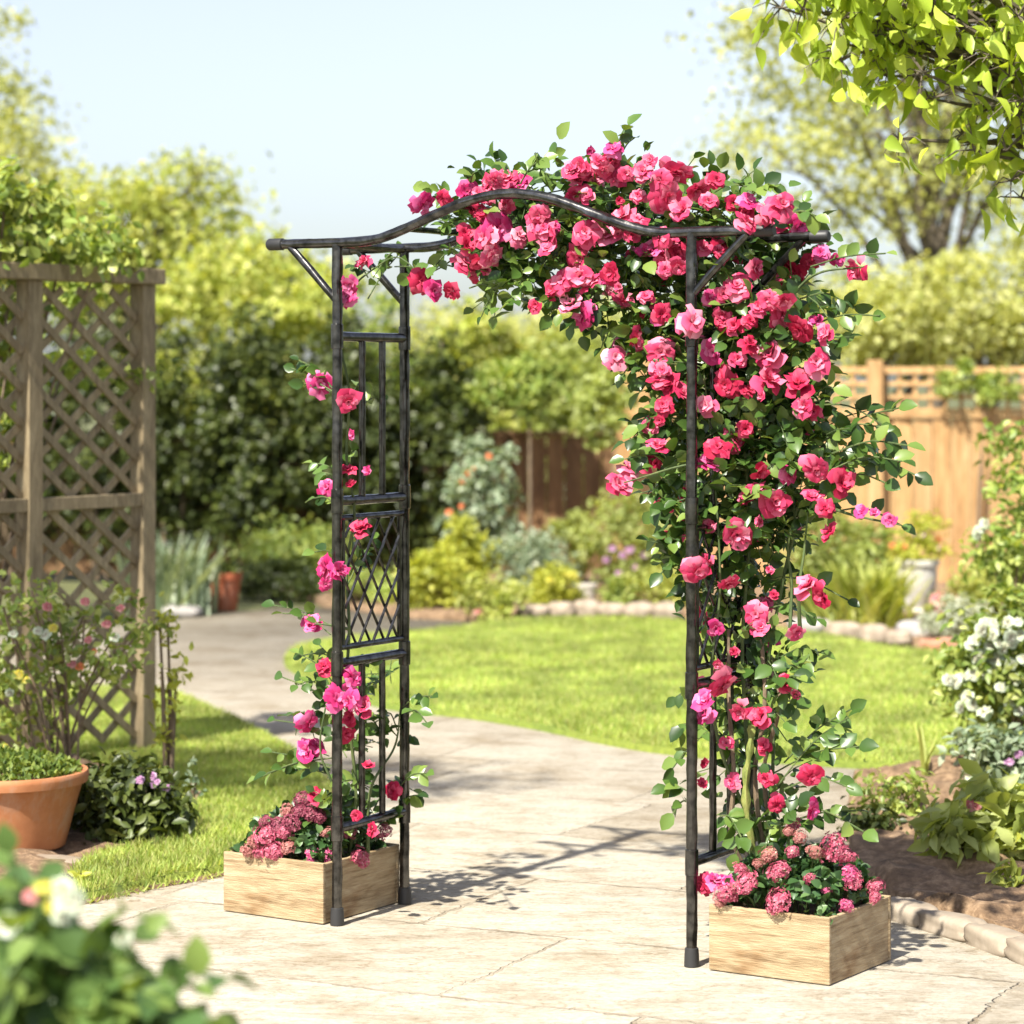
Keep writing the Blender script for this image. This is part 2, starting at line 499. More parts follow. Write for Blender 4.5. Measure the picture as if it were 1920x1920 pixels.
T_FAR = (np.array([(0, 0, 0), (-.33, .42, .1), (0, 1, -.1), (.33, .42, .1)], float), np.array([(0, 2, 1), (0, 3, 2)]), None)
T_BLADE = (np.array([(-.035, 0, 0), (.035, 0, 0), (-.028, .5, .04), (.028, .5, .04), (0, 1, .18)], float),
           np.array([(2, 3, 4)]), np.array([(0, 1, 3, 2)]))
T_STRAP = tmpl([(0.02, 0.022), (0.3, 0.03), (0.6, 0.026), (0.85, 0.014)], 0.6, 0.32)

def unit(a):
    return a / np.maximum(np.linalg.norm(a, axis=1, keepdims=True), 1e-9)
def field(pos, axis, nrm, size, T, off):
    """mesh data of many leaves"""
    tv, tt, tq = T
    axis = unit(axis)
    side = unit(np.cross(axis, nrm))
    nrm = np.cross(side, axis)
    n, k = len(pos), len(tv)
    size = np.broadcast_to(np.asarray(size, float).reshape(-1, 1), (n, 1)) if np.ndim(size) < 2 else size
    V = (pos - np.array(off))[:, None, :] + size[:, :, None] * (tv[None, :, 0, None] * side[:, None, :]
        + tv[None, :, 1, None] * axis[:, None, :] + tv[None, :, 2, None] * nrm[:, None, :])
    base = (np.arange(n) * k)[:, None, None]
    t = (tt[None] + base).reshape(-1, 3)
    q = None if tq is None else (tq[None] + base).reshape(-1, 4)
    return V.reshape(-1, 3), t, q
def leaves(name, pos, axis, nrm, size, T, mat, parent=None):
    off = rootloc(parent)
    V, t, q = field(np.asarray(pos, float), np.asarray(axis, float), np.asarray(nrm, float), size, T, off)
    me = np_mesh(name, V, t, q)
    me.materials.append(mat)
    return link(name, me, parent)
def rdir(n, up=0.0, r=rng):
    a = unit(r.normal(size=(n, 3)))
    a[:, 2] += up
    return unit(a)

def clumps(ells, nc, per, cr, r):
    """points gathered in clumps inside a set of ellipsoids; also returns clump centres"""
    wts = np.array([e[1][0] * e[1][1] * e[1][2] for e in ells])
    wts = wts / wts.sum()
    cs, pts, out = [], [], []
    for _ in range(nc):
        c, rad = ells[r.choice(len(ells), p=wts)]
        dvec = unit(r.normal(size=(1, 3)))[0]
        k = r.uniform(0.25, 1.0) ** 0.6
        ctr = np.array(c) + dvec * k * np.array(rad)
        cs.append(ctr)
        s = cr * r.uniform(0.6, 1.4)
        m_ = int(per * r.uniform(0.6, 1.4))
        pts.append(ctr + np.clip(r.normal(size=(m_, 3)), -1.7, 1.7) * s * np.array([1, 1, 0.65]))
        out.append(np.repeat([dvec], m_, axis=0))
    return np.array(cs), np.concatenate(pts), np.concatenate(out)

def crown(name, ells, nc, per, cr, lsize, mat, parent, r, T=T_FAR, up=0.5):
    if T is T_FAR: per, lsize = int(per * 1.5), lsize * 0.8
    cs, pts, out = clumps(ells, nc, per, cr, r)
    n = len(pts)
    nrm = unit(out * 0.5 + rdir(n, up, r))
    ax = rdir(n, -0.25, r)
    ax = ax - nrm * (ax * nrm).sum(1, keepdims=True)
    leaves(name, pts, ax, nrm, r.uniform(0.65, 1.25, n) * lsize, T, mat, parent)
    return cs

def limbs(name, base, top, r0, cs, mat, parent, r, nl=8):
    mb = MB()
    base, top = Vector(base), Vector(top)
    mid = (base + top) / 2 + Vector((r.uniform(-.08, .08), r.uniform(-.08, .08), 0))
    sp = spline([base, mid, top], 10)
    mb.tube(sp, [r0 * (1.25 - 0.7 * i / 10) for i in range(11)], 9, 0.25)
    idx = r.permutation(len(cs))[:nl]
    for i in idx:
        e = Vector(cs[i])
        k = r.uniform(0.45, 1.0)
        s = sp[int(k * 10)]
        m_ = s.lerp(e, 0.5) + Vector((r.uniform(-.1, .1), r.uniform(-.1, .1), (e - s).length * 0.10))
        ln = spline([s, m_, e], 8)
        rr = r0 * (1.2 - 0.7 * k) * 0.55
        mb.tube(ln, [rr * (1 - 0.85 * j / 8) + 0.002 for j in range(9)], 6, 0.2)
    return mb.build(name, mat, parent)

def tree(name, label, base, d, ells_px, nc, per, cr, lsize, mat, seed, trunk_r=0.09, nl=10, cat='tree', group=None, T=T_FAR, depth=0.8):
    """crown ellipses are given as image-plane centre and radii (px) at distance d"""
    r = np.random.RandomState(seed)
    base = Vector(base)
    t = thing(name, label, cat, base, group)
    ells = []
    for (cx, cy, rx, ry) in ells_px:
        k = d / F
        ells.append((P(cx, cy, d + r.uniform(-.3, .3)), (rx * k, rx * k * depth, ry * k)))
    cs = crown('crown', ells, nc, per, cr, lsize, mat, t, r, T)
    top = Vector(np.mean(cs, axis=0))
    limbs('trunk', base, top, trunk_r, cs, M['bark'], t, r, nl)
    return t

def shrub(name, label, px, py, wpx, toppx, n, lsize, mat, seed, cat='shrub', group=None, T=T_FAR, deep=0.9, stems=5, d=None, lowfill=0.35, clump_r=0.22, per=40, ext=None):
    """leafy mound standing on the ground point under (px, py)"""
    r = np.random.RandomState(seed)
    base = G(px, py) if d is None else Vector(((px - CX) / F * d, d, 0))
    d = base.y
    t = thing(name, label, cat, base, group)
    k = d / F
    H = P(px, toppx, d).z
    rx = wpx / 2 * k
    c = base + Vector((0, 0, H * (0.5 + lowfill * 0.1)))
    ells = [(c, (rx, rx * deep, H * 0.5))]
    if ext:
        z0_, z1_ = P(px, ext[0], d).z, P(px, ext[1], d).z
        ells = [(Vector((c.x, c.y, (z0_ + z1_) / 2)), (rx, rx * deep, (z1_ - z0_) / 2))]
    cr = clump_r * min(rx, H)
    cs = crown('foliage', ells, max(6, n // per), per, cr, lsize, mat, t, r, T)
    mb = MB()
    for i in r.permutation(len(cs))[:stems]:
        e = Vector(cs[i])
        b0 = base + Vector((r.uniform(-.25, .25) * rx, r.uniform(-.25, .25) * rx, 0.0))
        mb.tube(spline([b0, b0.lerp(e, .5) + Vector((0, 0, .08 * H)), e], 6), [0.010 * max(1, H)] * 4 + [0.006] * 3, 5)
    mb.build('stem', M['drystem'], t)
    return t, cs, r

def straps(name, label, px, py, hpx, n, mat, seed, spread=0.5, cat='plant', d=None, z0=0.0, T=T_STRAP, rad=0.06):
    """tuft of narrow arching leaves"""
    r = np.random.RandomState(seed)
    base = G(px, py) if d is None else Vector(((px - CX) / F * d, d, 0))
    base.z = z0
    k = base.y / F
    L = hpx * k
    t = thing(name, label, cat, base)
    a = unit(np.stack([r.normal(size=n) * spread, r.normal(size=n) * spread, np.ones(n)], 1))
    pos = np.array(base) + np.stack([r.normal(size=n) * rad, r.normal(size=n) * rad, np.zeros(n)], 1)
    nrm = unit(np.array([0, 0, 1.0]) - a * a[:, 2:3] + 1e-3 * r.normal(size=(n, 3)))
    leaves('leaf_tuft', pos, a, nrm, r.uniform(0.6, 1.12, n) * L, T, mat, t)
    return t

# ------------------------------------------------------------------ flowers
def rose_mesh(name, mat, seed, rings, ruffle=0.11):
    r = np.random.RandomState(seed)
    V, Q, RM = [], [], []
    NU, NV = 5, 5
    for (npet, th, Rr, wid, z0) in rings:
        ph0 = r.uniform(0, 6.28)
        for i in range(npet):
            if npet > 4 and r.uniform() < .1: continue
            ph = ph0 + 2 * math.pi * i / npet + r.uniform(-.15, .15)
            t = R(th) * r.uniform(0.78, 1.22)
            rr = Rr * r.uniform(0.82, 1.12)
            curl = 0.22 * rr * r.uniform(0.4, 1.5)
            o = len(V)
            for a in range(NV):
                v = a / (NV - 1)
                for bq in range(NU):
                    u = bq / (NU - 1) * 2 - 1
                    wv = math.sin(math.pi * min(0.5, v * 0.62)) ** 0.7
                    ang = ph + u * R(wid) * (0.35 + 0.65 * wv) if v > 0 else ph + u * R(wid) * 0.35
                    vv = v * (1 - 0.10 * u * u * v)
                    tt = t * (0.45 + 0.75 * vv)
                    if a == NV - 1: vv *= 1 + r.uniform(-.12, .07) - (.05 if bq == 2 else 0)
                    rad_ = rr * vv * math.sin(tt) + 0.03
                    z = rr * vv * math.cos(tt) + z0
                    rad_ += curl * vv ** 4
                    z -= curl * 0.55 * vv ** 4
                    z += ruffle * rr * vv * math.sin(u * 5 + ph * 3)
                    rad_ += r.uniform(-.03, .03) * (.4 + v)
                    z += r.uniform(-.04, .04) * v
                    V.append((rad_ * math.cos(ang), rad_ * math.sin(ang), z))
                    RM.append(v)
            for a in range(NV - 1):
                for bq in range(NU - 1):
                    q = o + a * NU + bq
                    Q.append((q, q + 1, q + NU + 1, q + NU))
    V = np.array(V)
    V[:, 2] -= V[:, 2].mean()
    me = np_mesh(name, V, None, Q)
    me.attributes.new('rim', 'FLOAT', 'POINT').data.foreach_set('value', np.array(RM, np.float32))
    me.materials.append(mat)
    return me
RINGS = {
    'open': [(3, 14, .52, 70, .16), (4, 26, .62, 58, .1), (5, 42, .78, 48, .04), (6, 60, .92, 40, -.03), (6, 80, .98, 38, -.1)],
    'cup': [(3, 12, .6, 75, .12), (4, 22, .74, 62, .06), (5, 36, .9, 52, 0), (6, 52, 1.0, 44, -.05)],
    'loose': [(4, 24, .5, 60, .1), (5, 52, .8, 46, .02), (6, 76, 1.02, 42, -.06), (4, 92, .95, 40, -.12)],
    'half': [(3, 10, .85, 85, .05), (4, 20, 1.0, 66, 0), (5, 34, 1.05, 50, -.05), (3, 62, .95, 44, -.1)],
    'bud': [(3, 10, .95, 85, 0), (4, 17, 1.1, 66, -.03), (4, 30, 1.05, 52, -.1)],
}
BLOOM = {}
for _k in PET:
    for _i, _s in enumerate(RINGS):
        for _v in range(3):
            BLOOM[_k, _s, _v] = rose_mesh('rose_bloom_' + _s, PET[_k], 11 + _i * 7 + _v, RINGS[_s])

def bloom(parent, p, rad, kind, r, face=None, name='bloom'):
    shape = 'bud' if rad < 0.021 else r.choice(['open', 'cup', 'cup', 'loose', 'half'])
    o = link(name, BLOOM[kind, shape, r.randint(3)], parent, p)
    if face is None:
        face = Vector((r.normal() * 0.85 - 0.1, -1.0, 0.35 + r.normal() * 0.8))
    o.rotation_euler = (face.normalized().to_track_quat('Z', 'Y') @ Matrix.Rotation(r.uniform(0, 6.28), 3, 'Z').to_quaternion()).to_euler()
    s = rad * 1.10
    o.scale = (s * r.uniform(.85, 1.15), s * r.uniform(.85, 1.15), s * r.uniform(.85, 1.2))
    return o

def floret_head(name, mat, seed, n=48):
    """dome of small five-petalled florets"""
    r = np.random.RandomState(seed)
    V, Tn = [], []
    for i in range(n):
        a = i * 2.39996
        h = 1 - i / n * 1.05
        s = math.sqrt(max(0, 1 - h * h))
        nrm = Vector((s * math.cos(a), s * math.sin(a), h))
        c = nrm * (r.uniform(0.62, 1.14) + .34 * noise.noise(nrm * 1.6 + Vector((seed, 0, 0))))
        c.z *= 0.75
        q = nrm.to_track_quat('Z', 'Y')
        rot = r.uniform(0, 6.28)
        for k in range(5):
            th = rot + k * 2 * math.pi / 5
            L, W = 0.31 * r.uniform(.7, 1.25), 0.48
            o = len(V)
            for (x, y, z) in ((0, 0, 0), (L * .7 * math.cos(th - W), L * .7 * math.sin(th - W), .05), (L * math.cos(th), L * math.sin(th), .02 + r.uniform(-.03, .06)), (L * .7 * math.cos(th + W), L * .7 * math.sin(th + W), .05)):
                V.append(c + q @ Vector((x, y, z)))
            Tn += [(o, o + 1, o + 2), (o, o + 2, o + 3)]
    me = np_mesh(name, np.array([tuple(v) for v in V]), Tn, None, False)
    me.materials.append(mat)
    return me
HEADM = {(k, i): floret_head('flower_head', HEAD[k], 5 + i) for k in HEAD for i in range(4)}
def simple_flower(name, mat, seed):
    return rose_mesh(name, mat, seed, [(3, 25, .5, 60, .05), (5, 60, .9, 44, 0), (5, 82, 1.0, 42, -.05)])
FLW = {k: simple_flower('flower', M[k], 3) for k in ('white_petal', 'yellow_petal', 'mauve_petal', 'soft_pink', 'orange_petal')}
def flower(parent, p, rad, kind, r):
    o = link('flower', FLW[kind], parent, p)
    f = Vector((r.normal() * .5, -.9, .6 + r.normal() * .4)).normalized()
    o.rotation_euler = f.to_track_quat('Z', 'Y').to_euler()
    o.scale = (rad,) * 3
    return o

# ------------------------------------------------------------------ ground, paving, lawns, beds
def in_poly(x, y, poly):
    c = False
    j = len(poly) - 1
    for i in range(len(poly)):
        xi, yi = poly[i][0], poly[i][1]
        xj, yj = poly[j][0], poly[j][1]
        if (yi > y) != (yj > y) and x < (xj - xi) * (y - yi) / (yj - yi) + xi: c = not c
        j = i
    return c
def in_poly_np(x, y, poly):
    c = np.zeros(len(x), bool)
    j = len(poly) - 1
    for i in range(len(poly)):
        xi, yi, xj, yj = poly[i][0], poly[i][1], poly[j][0], poly[j][1]
        if yi != yj:
            c ^= ((yi > y) != (yj > y)) & (x < (xj - xi) * (y - yi) / (yj - yi) + xi)
        j = i
    return c
def smooth_poly(pts, n=4):
    pts = [Vector((p[0], p[1], 0)) for p in pts]
    m_ = len(pts)
    out = []
    for i in range(m_):
        a, b_, c, d_ = pts[i - 1], pts[i], pts[(i + 1) % m_], pts[(i + 2) % m_]
        for k in range(n):
            t = k / n
            out.append(0.5 * (2 * b_ + (c - a) * t + (2 * a - 5 * b_ + 4 * c - d_) * t * t + (3 * b_ - a - 3 * c + d_) * t ** 3))
    return out
def sheet(name, poly, z, step, amp, freq, mat, kind='structure', edge=None, skirt=0.03):
    """polygon sheet with gently uneven surface and a skirt down at its edge"""
    poly = [Vector((p[0], p[1])) for p in poly]
    xs = [p.x for p in poly]; ys = [p.y for p in poly]
    pts = list(poly)
    nb = len(pts)
    if step:
        x = min(xs)
        while x < max(xs):
            y = min(ys)
            while y < max(ys):
                q = Vector((x + random.uniform(-.3, .3) * step, y + random.uniform(-.3, .3) * step))
                if in_poly(q.x, q.y, poly): pts.append(q)
                y += step
            x += step
    vo, eo, fo, ov, _, _ = delaunay_2d_cdt(pts, [(i, (i + 1) % nb) for i in range(nb)], [], 1, 1e-5)
    bset = {i for i, o_ in enumerate(ov) if any(k < nb for k in o_)}
    V = []
    for i, q in enumerate(vo):
        h = z
        if i not in bset and amp:
            h += amp * (noise.fractal(Vector((q.x * freq, q.y * freq, 3.1)), 0.7, 2.1, 4) + 0.35)
        V.append((q.x, q.y, h))
    F_ = [tuple(f) for f in fo]
    # skirt
    from collections import Counter
    ec = Counter()
    for f in F_:
        for a, b_ in zip(f, f[1:] + f[:1]): ec[(a, b_)] += 1
    rim = [(a, b_) for (a, b_) in ec if (b_, a) not in ec]
    low = {}
    for a, b_ in rim:
        for k in (a, b_):
            if k not in low:
                low[k] = len(V)
                V.append((V[k][0], V[k][1], z - skirt))
        F_.append((b_, a, low[a], low[b_]))
    me = bpy.data.meshes.new(name)
    me.from_pydata(V, [], F_)
    me.polygons.foreach_set('use_smooth', [True] * len(me.polygons))
    me.materials.append(mat)
    o = link(name, me)
    return tag(o, kind=kind)
def GP(lst): return [G(x, y) for x, y in lst]

gv = [(-300, -20, -.03), (300, -20, -.03), (300, 600, -.03), (-300, 600, -.03)]
me = bpy.data.meshes.new('ground'); me.from_pydata(gv, [], [(0, 1, 2, 3)]); me.materials.append(M['ground'])
tag(link('ground', me), kind='structure')

path_poly = [(-3.2, 2.5), (3.2, 2.5), (3.4, 15), G(1000, 1168), G(880, 1166), G(770, 1160), G(660, 1140), G(520, 1140), G(400, 1152), G(280, 1168), (-3.6, 17.0), (-3.4, 14)]
sheet('path', path_poly, 0.0, 0, 0, 1, M['paving'], skirt=0.02)

lawn_right = smooth_poly([G(532, 1243), G(600, 1288), G(720, 1330), G(870, 1347), G(1010, 1370), G(1150, 1400), G(1290, 1420), G(1480, 1434), G(1640, 1443), G(1790, 1447), G(2050, 1445),
              G(2100, 1250), G(1800, 1236), G(1650, 1219), G(1500, 1193), G(1250, 1169), G(1000, 1170), G(860, 1183), G(770, 1192), G(610, 1208)], 4)
sheet('lawn_far', lawn_right, 0.028, 0.16, 0.012, 1.2, M['turf'], skirt=0.06)
lawn_left = smooth_poly([G(300, 1306), G(400, 1342), G(500, 1392), G(578, 1445), G(628, 1515), G(622, 1588), G(520, 1616), G(415, 1640), G(280, 1665), G(150, 1694), G(100, 1690), G(170, 1625), G(310, 1585), G(350, 1530), G(240, 1450), G(100, 1430), G(-150, 1400), G(-200, 1330), G(60, 1300)], 4)
sheet('lawn_near', lawn_left, 0.028, 0.10, 0.012, 1.6, M['turf'], skirt=0.06)
_c = sum((Vector((p[0], p[1], 0)) for p in lawn_left), Vector()) / len(lawn_left)
sheet('border_soil', [Vector((p[0], p[1], 0)) + (Vector((p[0], p[1], 0)) - _c).normalized() * (.035 + .02 * noise.noise(Vector((p[0] * 9, p[1] * 9, 2)))) for p in lawn_left], 0.010, 0, 0, 1, M['soil'], skirt=0.02)
bed_left = smooth_poly([G(96, 1688), G(165, 1622), G(306, 1582), G(346, 1530), G(240, 1455), G(100, 1436), G(-180, 1410), G(-300, 1500), G(-300, 1690)], 3)
sheet('bed_soil_near', bed_left, 0.03, 0.06, 0.04, 5, M['soil'], skirt=0.07)
bed_right = smooth_poly([G(1612, 1472), G(1760, 1452), G(1930, 1449), G(2120, 1450), G(2300, 1600), G(2300, 1880), G(2060, 1820), G(1920, 1770), G(1800, 1728), G(1690, 1697), G(1615, 1640), G(1590, 1560)], 3)
sheet('bed_soil_side', bed_right, 0.035, 0.05, 0.055, 4.5, M['soil'], skirt=0.08)
bed_back = smooth_poly([G(770, 1157), G(900, 1160), G(1000, 1158), G(1260, 1158), G(1500, 1182), G(1650, 1206), G(1800, 1222), G(2100, 1236), (5.6, 24.5), (-1.2, 24.5), (-1.5, 20.5)], 3)
sheet('bed_soil_back', bed_back, 0.03, 0.35, 0.06, 1.5, M['soil'], skirt=0.07)

def grass(name, poly, n, hgt, r):
    xs = np.array([p[0] for p in poly]); ys = np.array([p[1] for p in poly])
    x = r.uniform(xs.min(), xs.max(), n * 3); y = r.uniform(ys.min(), ys.max(), n * 3)
    k = in_poly_np(x, y, [(p[0], p[1]) for p in poly]); x, y = x[k][:n], y[k][:n]
    n = len(x)
    # edge tufts spill over the border
    pos = np.stack([x, y, np.full(n, 0.03)], 1)
    a = unit(np.stack([r.normal(size=n) * .45, r.normal(size=n) * .45, np.ones(n)], 1))
    f = r.normal(size=(n, 3)); f[:, 2] = 0
    patch = np.array([noise.noise(Vector((px_ * 1.3, py_ * 1.3, 9))) for px_, py_ in zip(x, y)])
    L = hgt * r.uniform(0.55, 1.2, n) * (1 + .35 * patch)
    wd = np.stack([np.full(n, 1.0)], 1) * L[:, None]
    tv, tt, tq = T_BLADE
    tv = tv.copy(); tv[:, 0] *= 2.0
    o = leaves(name, pos, a, f, L, (tv, tt, tq), M['blade'])
    return tag(o, kind='stuff')
grass('grass_near', lawn_left, 72000, 0.034, np.random.RandomState(3))
grass('grass_far', lawn_right, 110000, 0.036, np.random.RandomState(4))

def edge_fringe(name, pts, n, hgt, r, w_=0.05):
    pts = [Vector((p[0], p[1], 0)) for p in pts]
    seg = [(a, b_) for a, b_ in zip(pts[:-1], pts[1:])]
    ln = np.array([(b_ - a).length for a, b_ in seg])
    ch = r.choice(len(seg), n, p=ln / ln.sum())
    t = r.uniform(size=n)
    pos = np.array([tuple(seg[c][0].lerp(seg[c][1], tt_)) for c, tt_ in zip(ch, t)])
    pos[:, :2] += r.normal(size=(n, 2)) * w_
    pos[:, 2] = 0.004
    a = unit(np.stack([r.normal(size=n) * .9, r.normal(size=n) * .9, np.ones(n)], 1))
    f = r.normal(size=(n, 3))
    tv, tt, tq = T_BLADE
    tv = tv.copy(); tv[:, 0] *= 2.4
    tag(leaves(name, pos, a, f, hgt * r.uniform(.5, 1.2, n), (tv, tt, tq), M['blade']), kind='stuff')
edge_fringe('border_grass', lawn_left[12:44], 2600, 0.032, np.random.RandomState(5), 0.025)

# ------------------------------------------------------------------ stones
def stone(name, label, loc, dims, rz, mat, seed, group=None, cat='stone', boxy=3.2):
    r = np.random.RandomState(seed)
    V, Q = [], []
    n = 7
    import itertools
    mp = {}
    def vid(p):
        k = tuple(round(c, 4) for c in p)
        if k not in mp:
            q = Vector(p)
            l = (abs(q.x) ** boxy + abs(q.y) ** boxy + abs(q.z) ** boxy) ** (1 / boxy)
            q = q / l
            q *= 1 + 0.13 * noise.fractal(q * 1.4 + Vector((seed * 3.7, 0, 0)), 0.8, 2.0, 4)
            mp[k] = len(V)
            V.append((q.x * dims[0] / 2, q.y * dims[1] / 2, q.z * dims[2] / 2))
        return mp[k]
    for ax in range(3):
        for sgn in (-1, 1):
            for i in range(n):
                for j in range(n):
                    f = []
                    for (di, dj) in ((0, 0), (1, 0), (1, 1), (0, 1)):
                        a, b_ = -1 + 2 * (i + di) / n, -1 + 2 * (j + dj) / n
                        p = [0, 0, 0]
                        p[ax] = sgn; p[(ax + 1) % 3] = a; p[(ax + 2) % 3] = b_
                        f.append(vid(p))
                    Q.append(f if sgn > 0 else f[::-1])
    me = np_mesh(name, np.array(V), None, Q)
    me.materials.append(mat)
    o = link(name, me, None, loc)
    o.rotation_euler = (r.uniform(-.05, .05), r.uniform(-.05, .05), rz)
    return tag(o, label, cat, group)

# kerb of the side bed
kp = [G(1676, 1722), G(1748, 1744), G(1836, 1772), G(1912, 1800), G(2010, 1838)]
klab = ['tan kerb stone just beside the planter box, at the bed corner', 'long tan kerb stone next after the one by the planter box', 'wide tan kerb stone with the darkest joint, edging the bare soil', 'tan kerb stone cut by the right edge of the photo']
for i in range(4):
    a, b_ = kp[i], kp[i + 1]
    c = (a + b_) / 2
    dv_ = b_ - a
    stone('kerb_stone', klab[i], (c.x, c.y + .05, 0.022), (dv_.length * 1.05, 0.10, 0.072), math.atan2(dv_.y, dv_.x), M['kerb'], 20 + i, 'kerb stones of the soil bed', 'kerb stone', 5.0)

# far border edging
ex = [(1000, 1163, 56), (1052, 1160, 50), (1100, 1158, 46), (1148, 1159, 52), (1200, 1161, 55), (1252, 1164, 50),
      (1520, 1190, 70), (1585, 1200, 62), (1640, 1208, 50), (1688, 1214, 46)]
elab = ['edging stone where the far stone border begins, beside leafy lime plants', 'edging stone in the far border, second from its lime-plant end', 'edging stone in the far border right below the small white pot', 'edging stone in the far border between white pot and terracotta pot', 'edging stone in the far border in front of the small terracotta pot', 'edging stone at the rose arch end of the central stone border',
        'pale flat edging stone in front of the bed, seen right of the rose column', 'edging stone below the big lime grass tuft, beside the pale flat one', 'small brown-grey edging stone below right of the grass tuft', 'small edging stone touching the big pale rock']
for i, (px, py, wd) in enumerate(ex):
    g_ = G(px, py)
    k = g_.y / F
    stone('edging_stone', elab[i], (g_.x, g_.y + .06, 0.05), (wd * k * 1.12, 0.2, 0.10 + .02 * (i % 3)), random.uniform(-.15, .15), M['stone'] if i != 6 else M['stone_grey'], 40 + i, 'edging stones of the far bed', 'edging stone')
for px, py, wd, hp, mat, lab, nm in [(1722, 1205, 85, 40, 'stone_grey', 'big pale rounded rock at the far lawn edge', 'rock'), (1690, 1162, 46, 40, 'stone_grey', 'pale rock under the white urn, upper one', 'rock'),
        (1770, 1226, 75, 26, 'brick', 'reddish brick lying at the lawn corner beside the white flowers', 'brick'), (340, 1158, 75, 22, 'stone_grey', 'low grey stone beside the distant terracotta pot', 'rock'),
        (85, 1640, 150, 26, 'stone', 'flat pale stone under the big terracotta pot', 'rock')]:
    g_ = G(px, py)
    k = g_.y / F
    stone(nm, lab, (g_.x, g_.y + .05, hp * k * .45), (wd * k, wd * k * .8, hp * k * 1.2), random.uniform(-.4, .4), M[mat], px, None, nm, 2.6 if nm == 'rock' else 6)

# ------------------------------------------------------------------ the arch
H0 = 2.05
P1, P2, P3 = Vector((-.5250, 8.231, 0)), Vector((.5017, 7.651, 0)), Vector((-.3358, 8.565, 0))
P4 = P3 + P2 - P1
U = (P2 - P1); LEN = U.length; U.normalize()
WV = (P3 - P1); DEP = WV.length; WV.normalize()
def A(px, py, v=0.0):
    """point seen at (px, py) on the upright plane v metres behind the arch's front plane"""
    k = (px - CX) / F
    s = (k * (P1.y + v * WV.y) - P1.x - v * WV.x) / (U.x - k * U.y)
    q = P1 + U * s + WV * v
    q.z = HC - (py - CY) / F * q.y
    return q
def L_(s, v, z): 
    q = P1 + U * s + WV * v
    return Vector((q.x, q.y, z))

arch = thing('garden_arch', 'dark metal garden arch with curved roof and lattice sides, standing on pale paving', 'garden arch', L_(LEN / 2, DEP / 2, 0))
ZR = [0.291, 0.785, 1.273, 1.768]
def post(s, v):
    mb = MB()
    n = 60
    mb.tube([L_(s, v, 0.012 + (H0 - .012) * i / n) for i in range(n + 1)], 0.0155, 12, 0.20)
    p = mb.build('post', M['metal'], arch)
    c = MB()
    c.lathe(L_(s, v, 0), [(0, 0.002), (.0215, 0.002), (.0205, .035), (.019, .052), (.0158, .054)], 16)
    c.build('foot_cap', M['cap'], p)
    for z in ZR:
        k = MB()
        k.lathe(L_(s, v, z), [(.0150, -.038), (.0185, -.036), (.0190, 0), (.0185, .036), (.0150, .038)], 14)
        k.build('collar', M['metal'], p)
    return p
for s in (0, LEN):
    for v in (0, DEP): post(s, v)

def hump(s):
    t = min(max(abs(s / LEN - .5) / .44, 0), 1)
    return H0 + 0.128 * (0.5 + 0.5 * math.cos(math.pi * t)) ** 0.9 if t < 1 else H0
for v in (0, DEP):
    mb = MB()
    mb.tube([L_(-.235 + (LEN + .47) * i / 60, v, hump(-.235 + (LEN + .47) * i / 60) ) for i in range(61)], 0.0150, 12, 0.20)
    b_ = mb.build('beam', M['metal'], arch)
    for sg in (-1, 1):
        s0 = -.235 if sg < 0 else LEN + .235
        e = MB()
        e.tube([L_(s0 - sg * .04, v, H0), L_(s0 - sg * .038, v, H0), L_(s0 + sg * .010, v, H0), L_(s0 + sg * .016, v, H0)], [.0155, .0185, .0185, .014], 14)
        e.build('end_cap', M['cap'], b_)
    for s, sg in ((0, -1), (LEN, 1)):
        br = MB()
        br.tube([L_(s + sg * .17, v, H0 - .008), L_(s + sg * .09, v, H0 - .085), L_(s + sg * .008, v, H0 - .168)], [.0115, .0125, .0115], 10, .12)
        br.build('brace', M['metal'], arch)
for s in (0.0, .25, .42, .59, .76, .93, LEN):
    mb = MB()
    mb.tube([L_(s, DEP * i / 6, hump(s) - .004) for i in range(7)], 0.0095 if 0 < s < LEN else .0135, 10, .12)
    mb.build('roof_bar', M['metal'], arch)
for s in (0, LEN):
    for z in ZR:
        mb = MB()
        mb.tube([L_(s, DEP * i / 8, z) for i in range(9)], 0.0150, 12, .14)
        mb.build('rung', M['metal'], arch)
    for z0, z1 in ((ZR[0], ZR[1]), (ZR[2], ZR[3])):
        for q in (.36, .66):
            mb = MB()
            mb.tube([L_(s, DEP * q, z0 + (z1 - z0) * i / 14) for i in range(15)], 0.0105, 10, .16)
            mb.build('upright_bar', M['metal'], arch)
    # lattice panel between two bars
    za, zb = 0.832, 1.222
    mb = MB()
    for z in (za, zb):
        mb.tube([L_(s, .016 + (DEP - .032) * i / 6, z) for i in range(7)], 0.0095, 10, .12)
    a0, a1 = .022, DEP - .022
    mb.tube([L_(s, a0 + .012, za), L_(s, a0 + .012, zb)], .006, 8)
    mb.tube([L_(s, a1 - .012, za), L_(s, a1 - .012, zb)], .006, 8)
    wd, ht = a1 - a0 - .024, zb - za
    a0 += .012
    nx, ny = 4, 3.6
    cw, chh = wd / nx, ht / ny
    for fam in (1, -1):
        for k in range(-8, 14):
            pts = []
            for i in range(41):
                t = i / 40
                x = k * cw + fam * t * ny * cw + (0 if fam > 0 else 0)
                if 0 <= x <= wd: pts.append(L_(s, a0 + x, za + t * ht) + U * (.003 * fam))
            if len(pts) > 1: mb.tube(pts, .0045, 6, .2)
    mb.build('lattice_panel', M['metal'], arch)

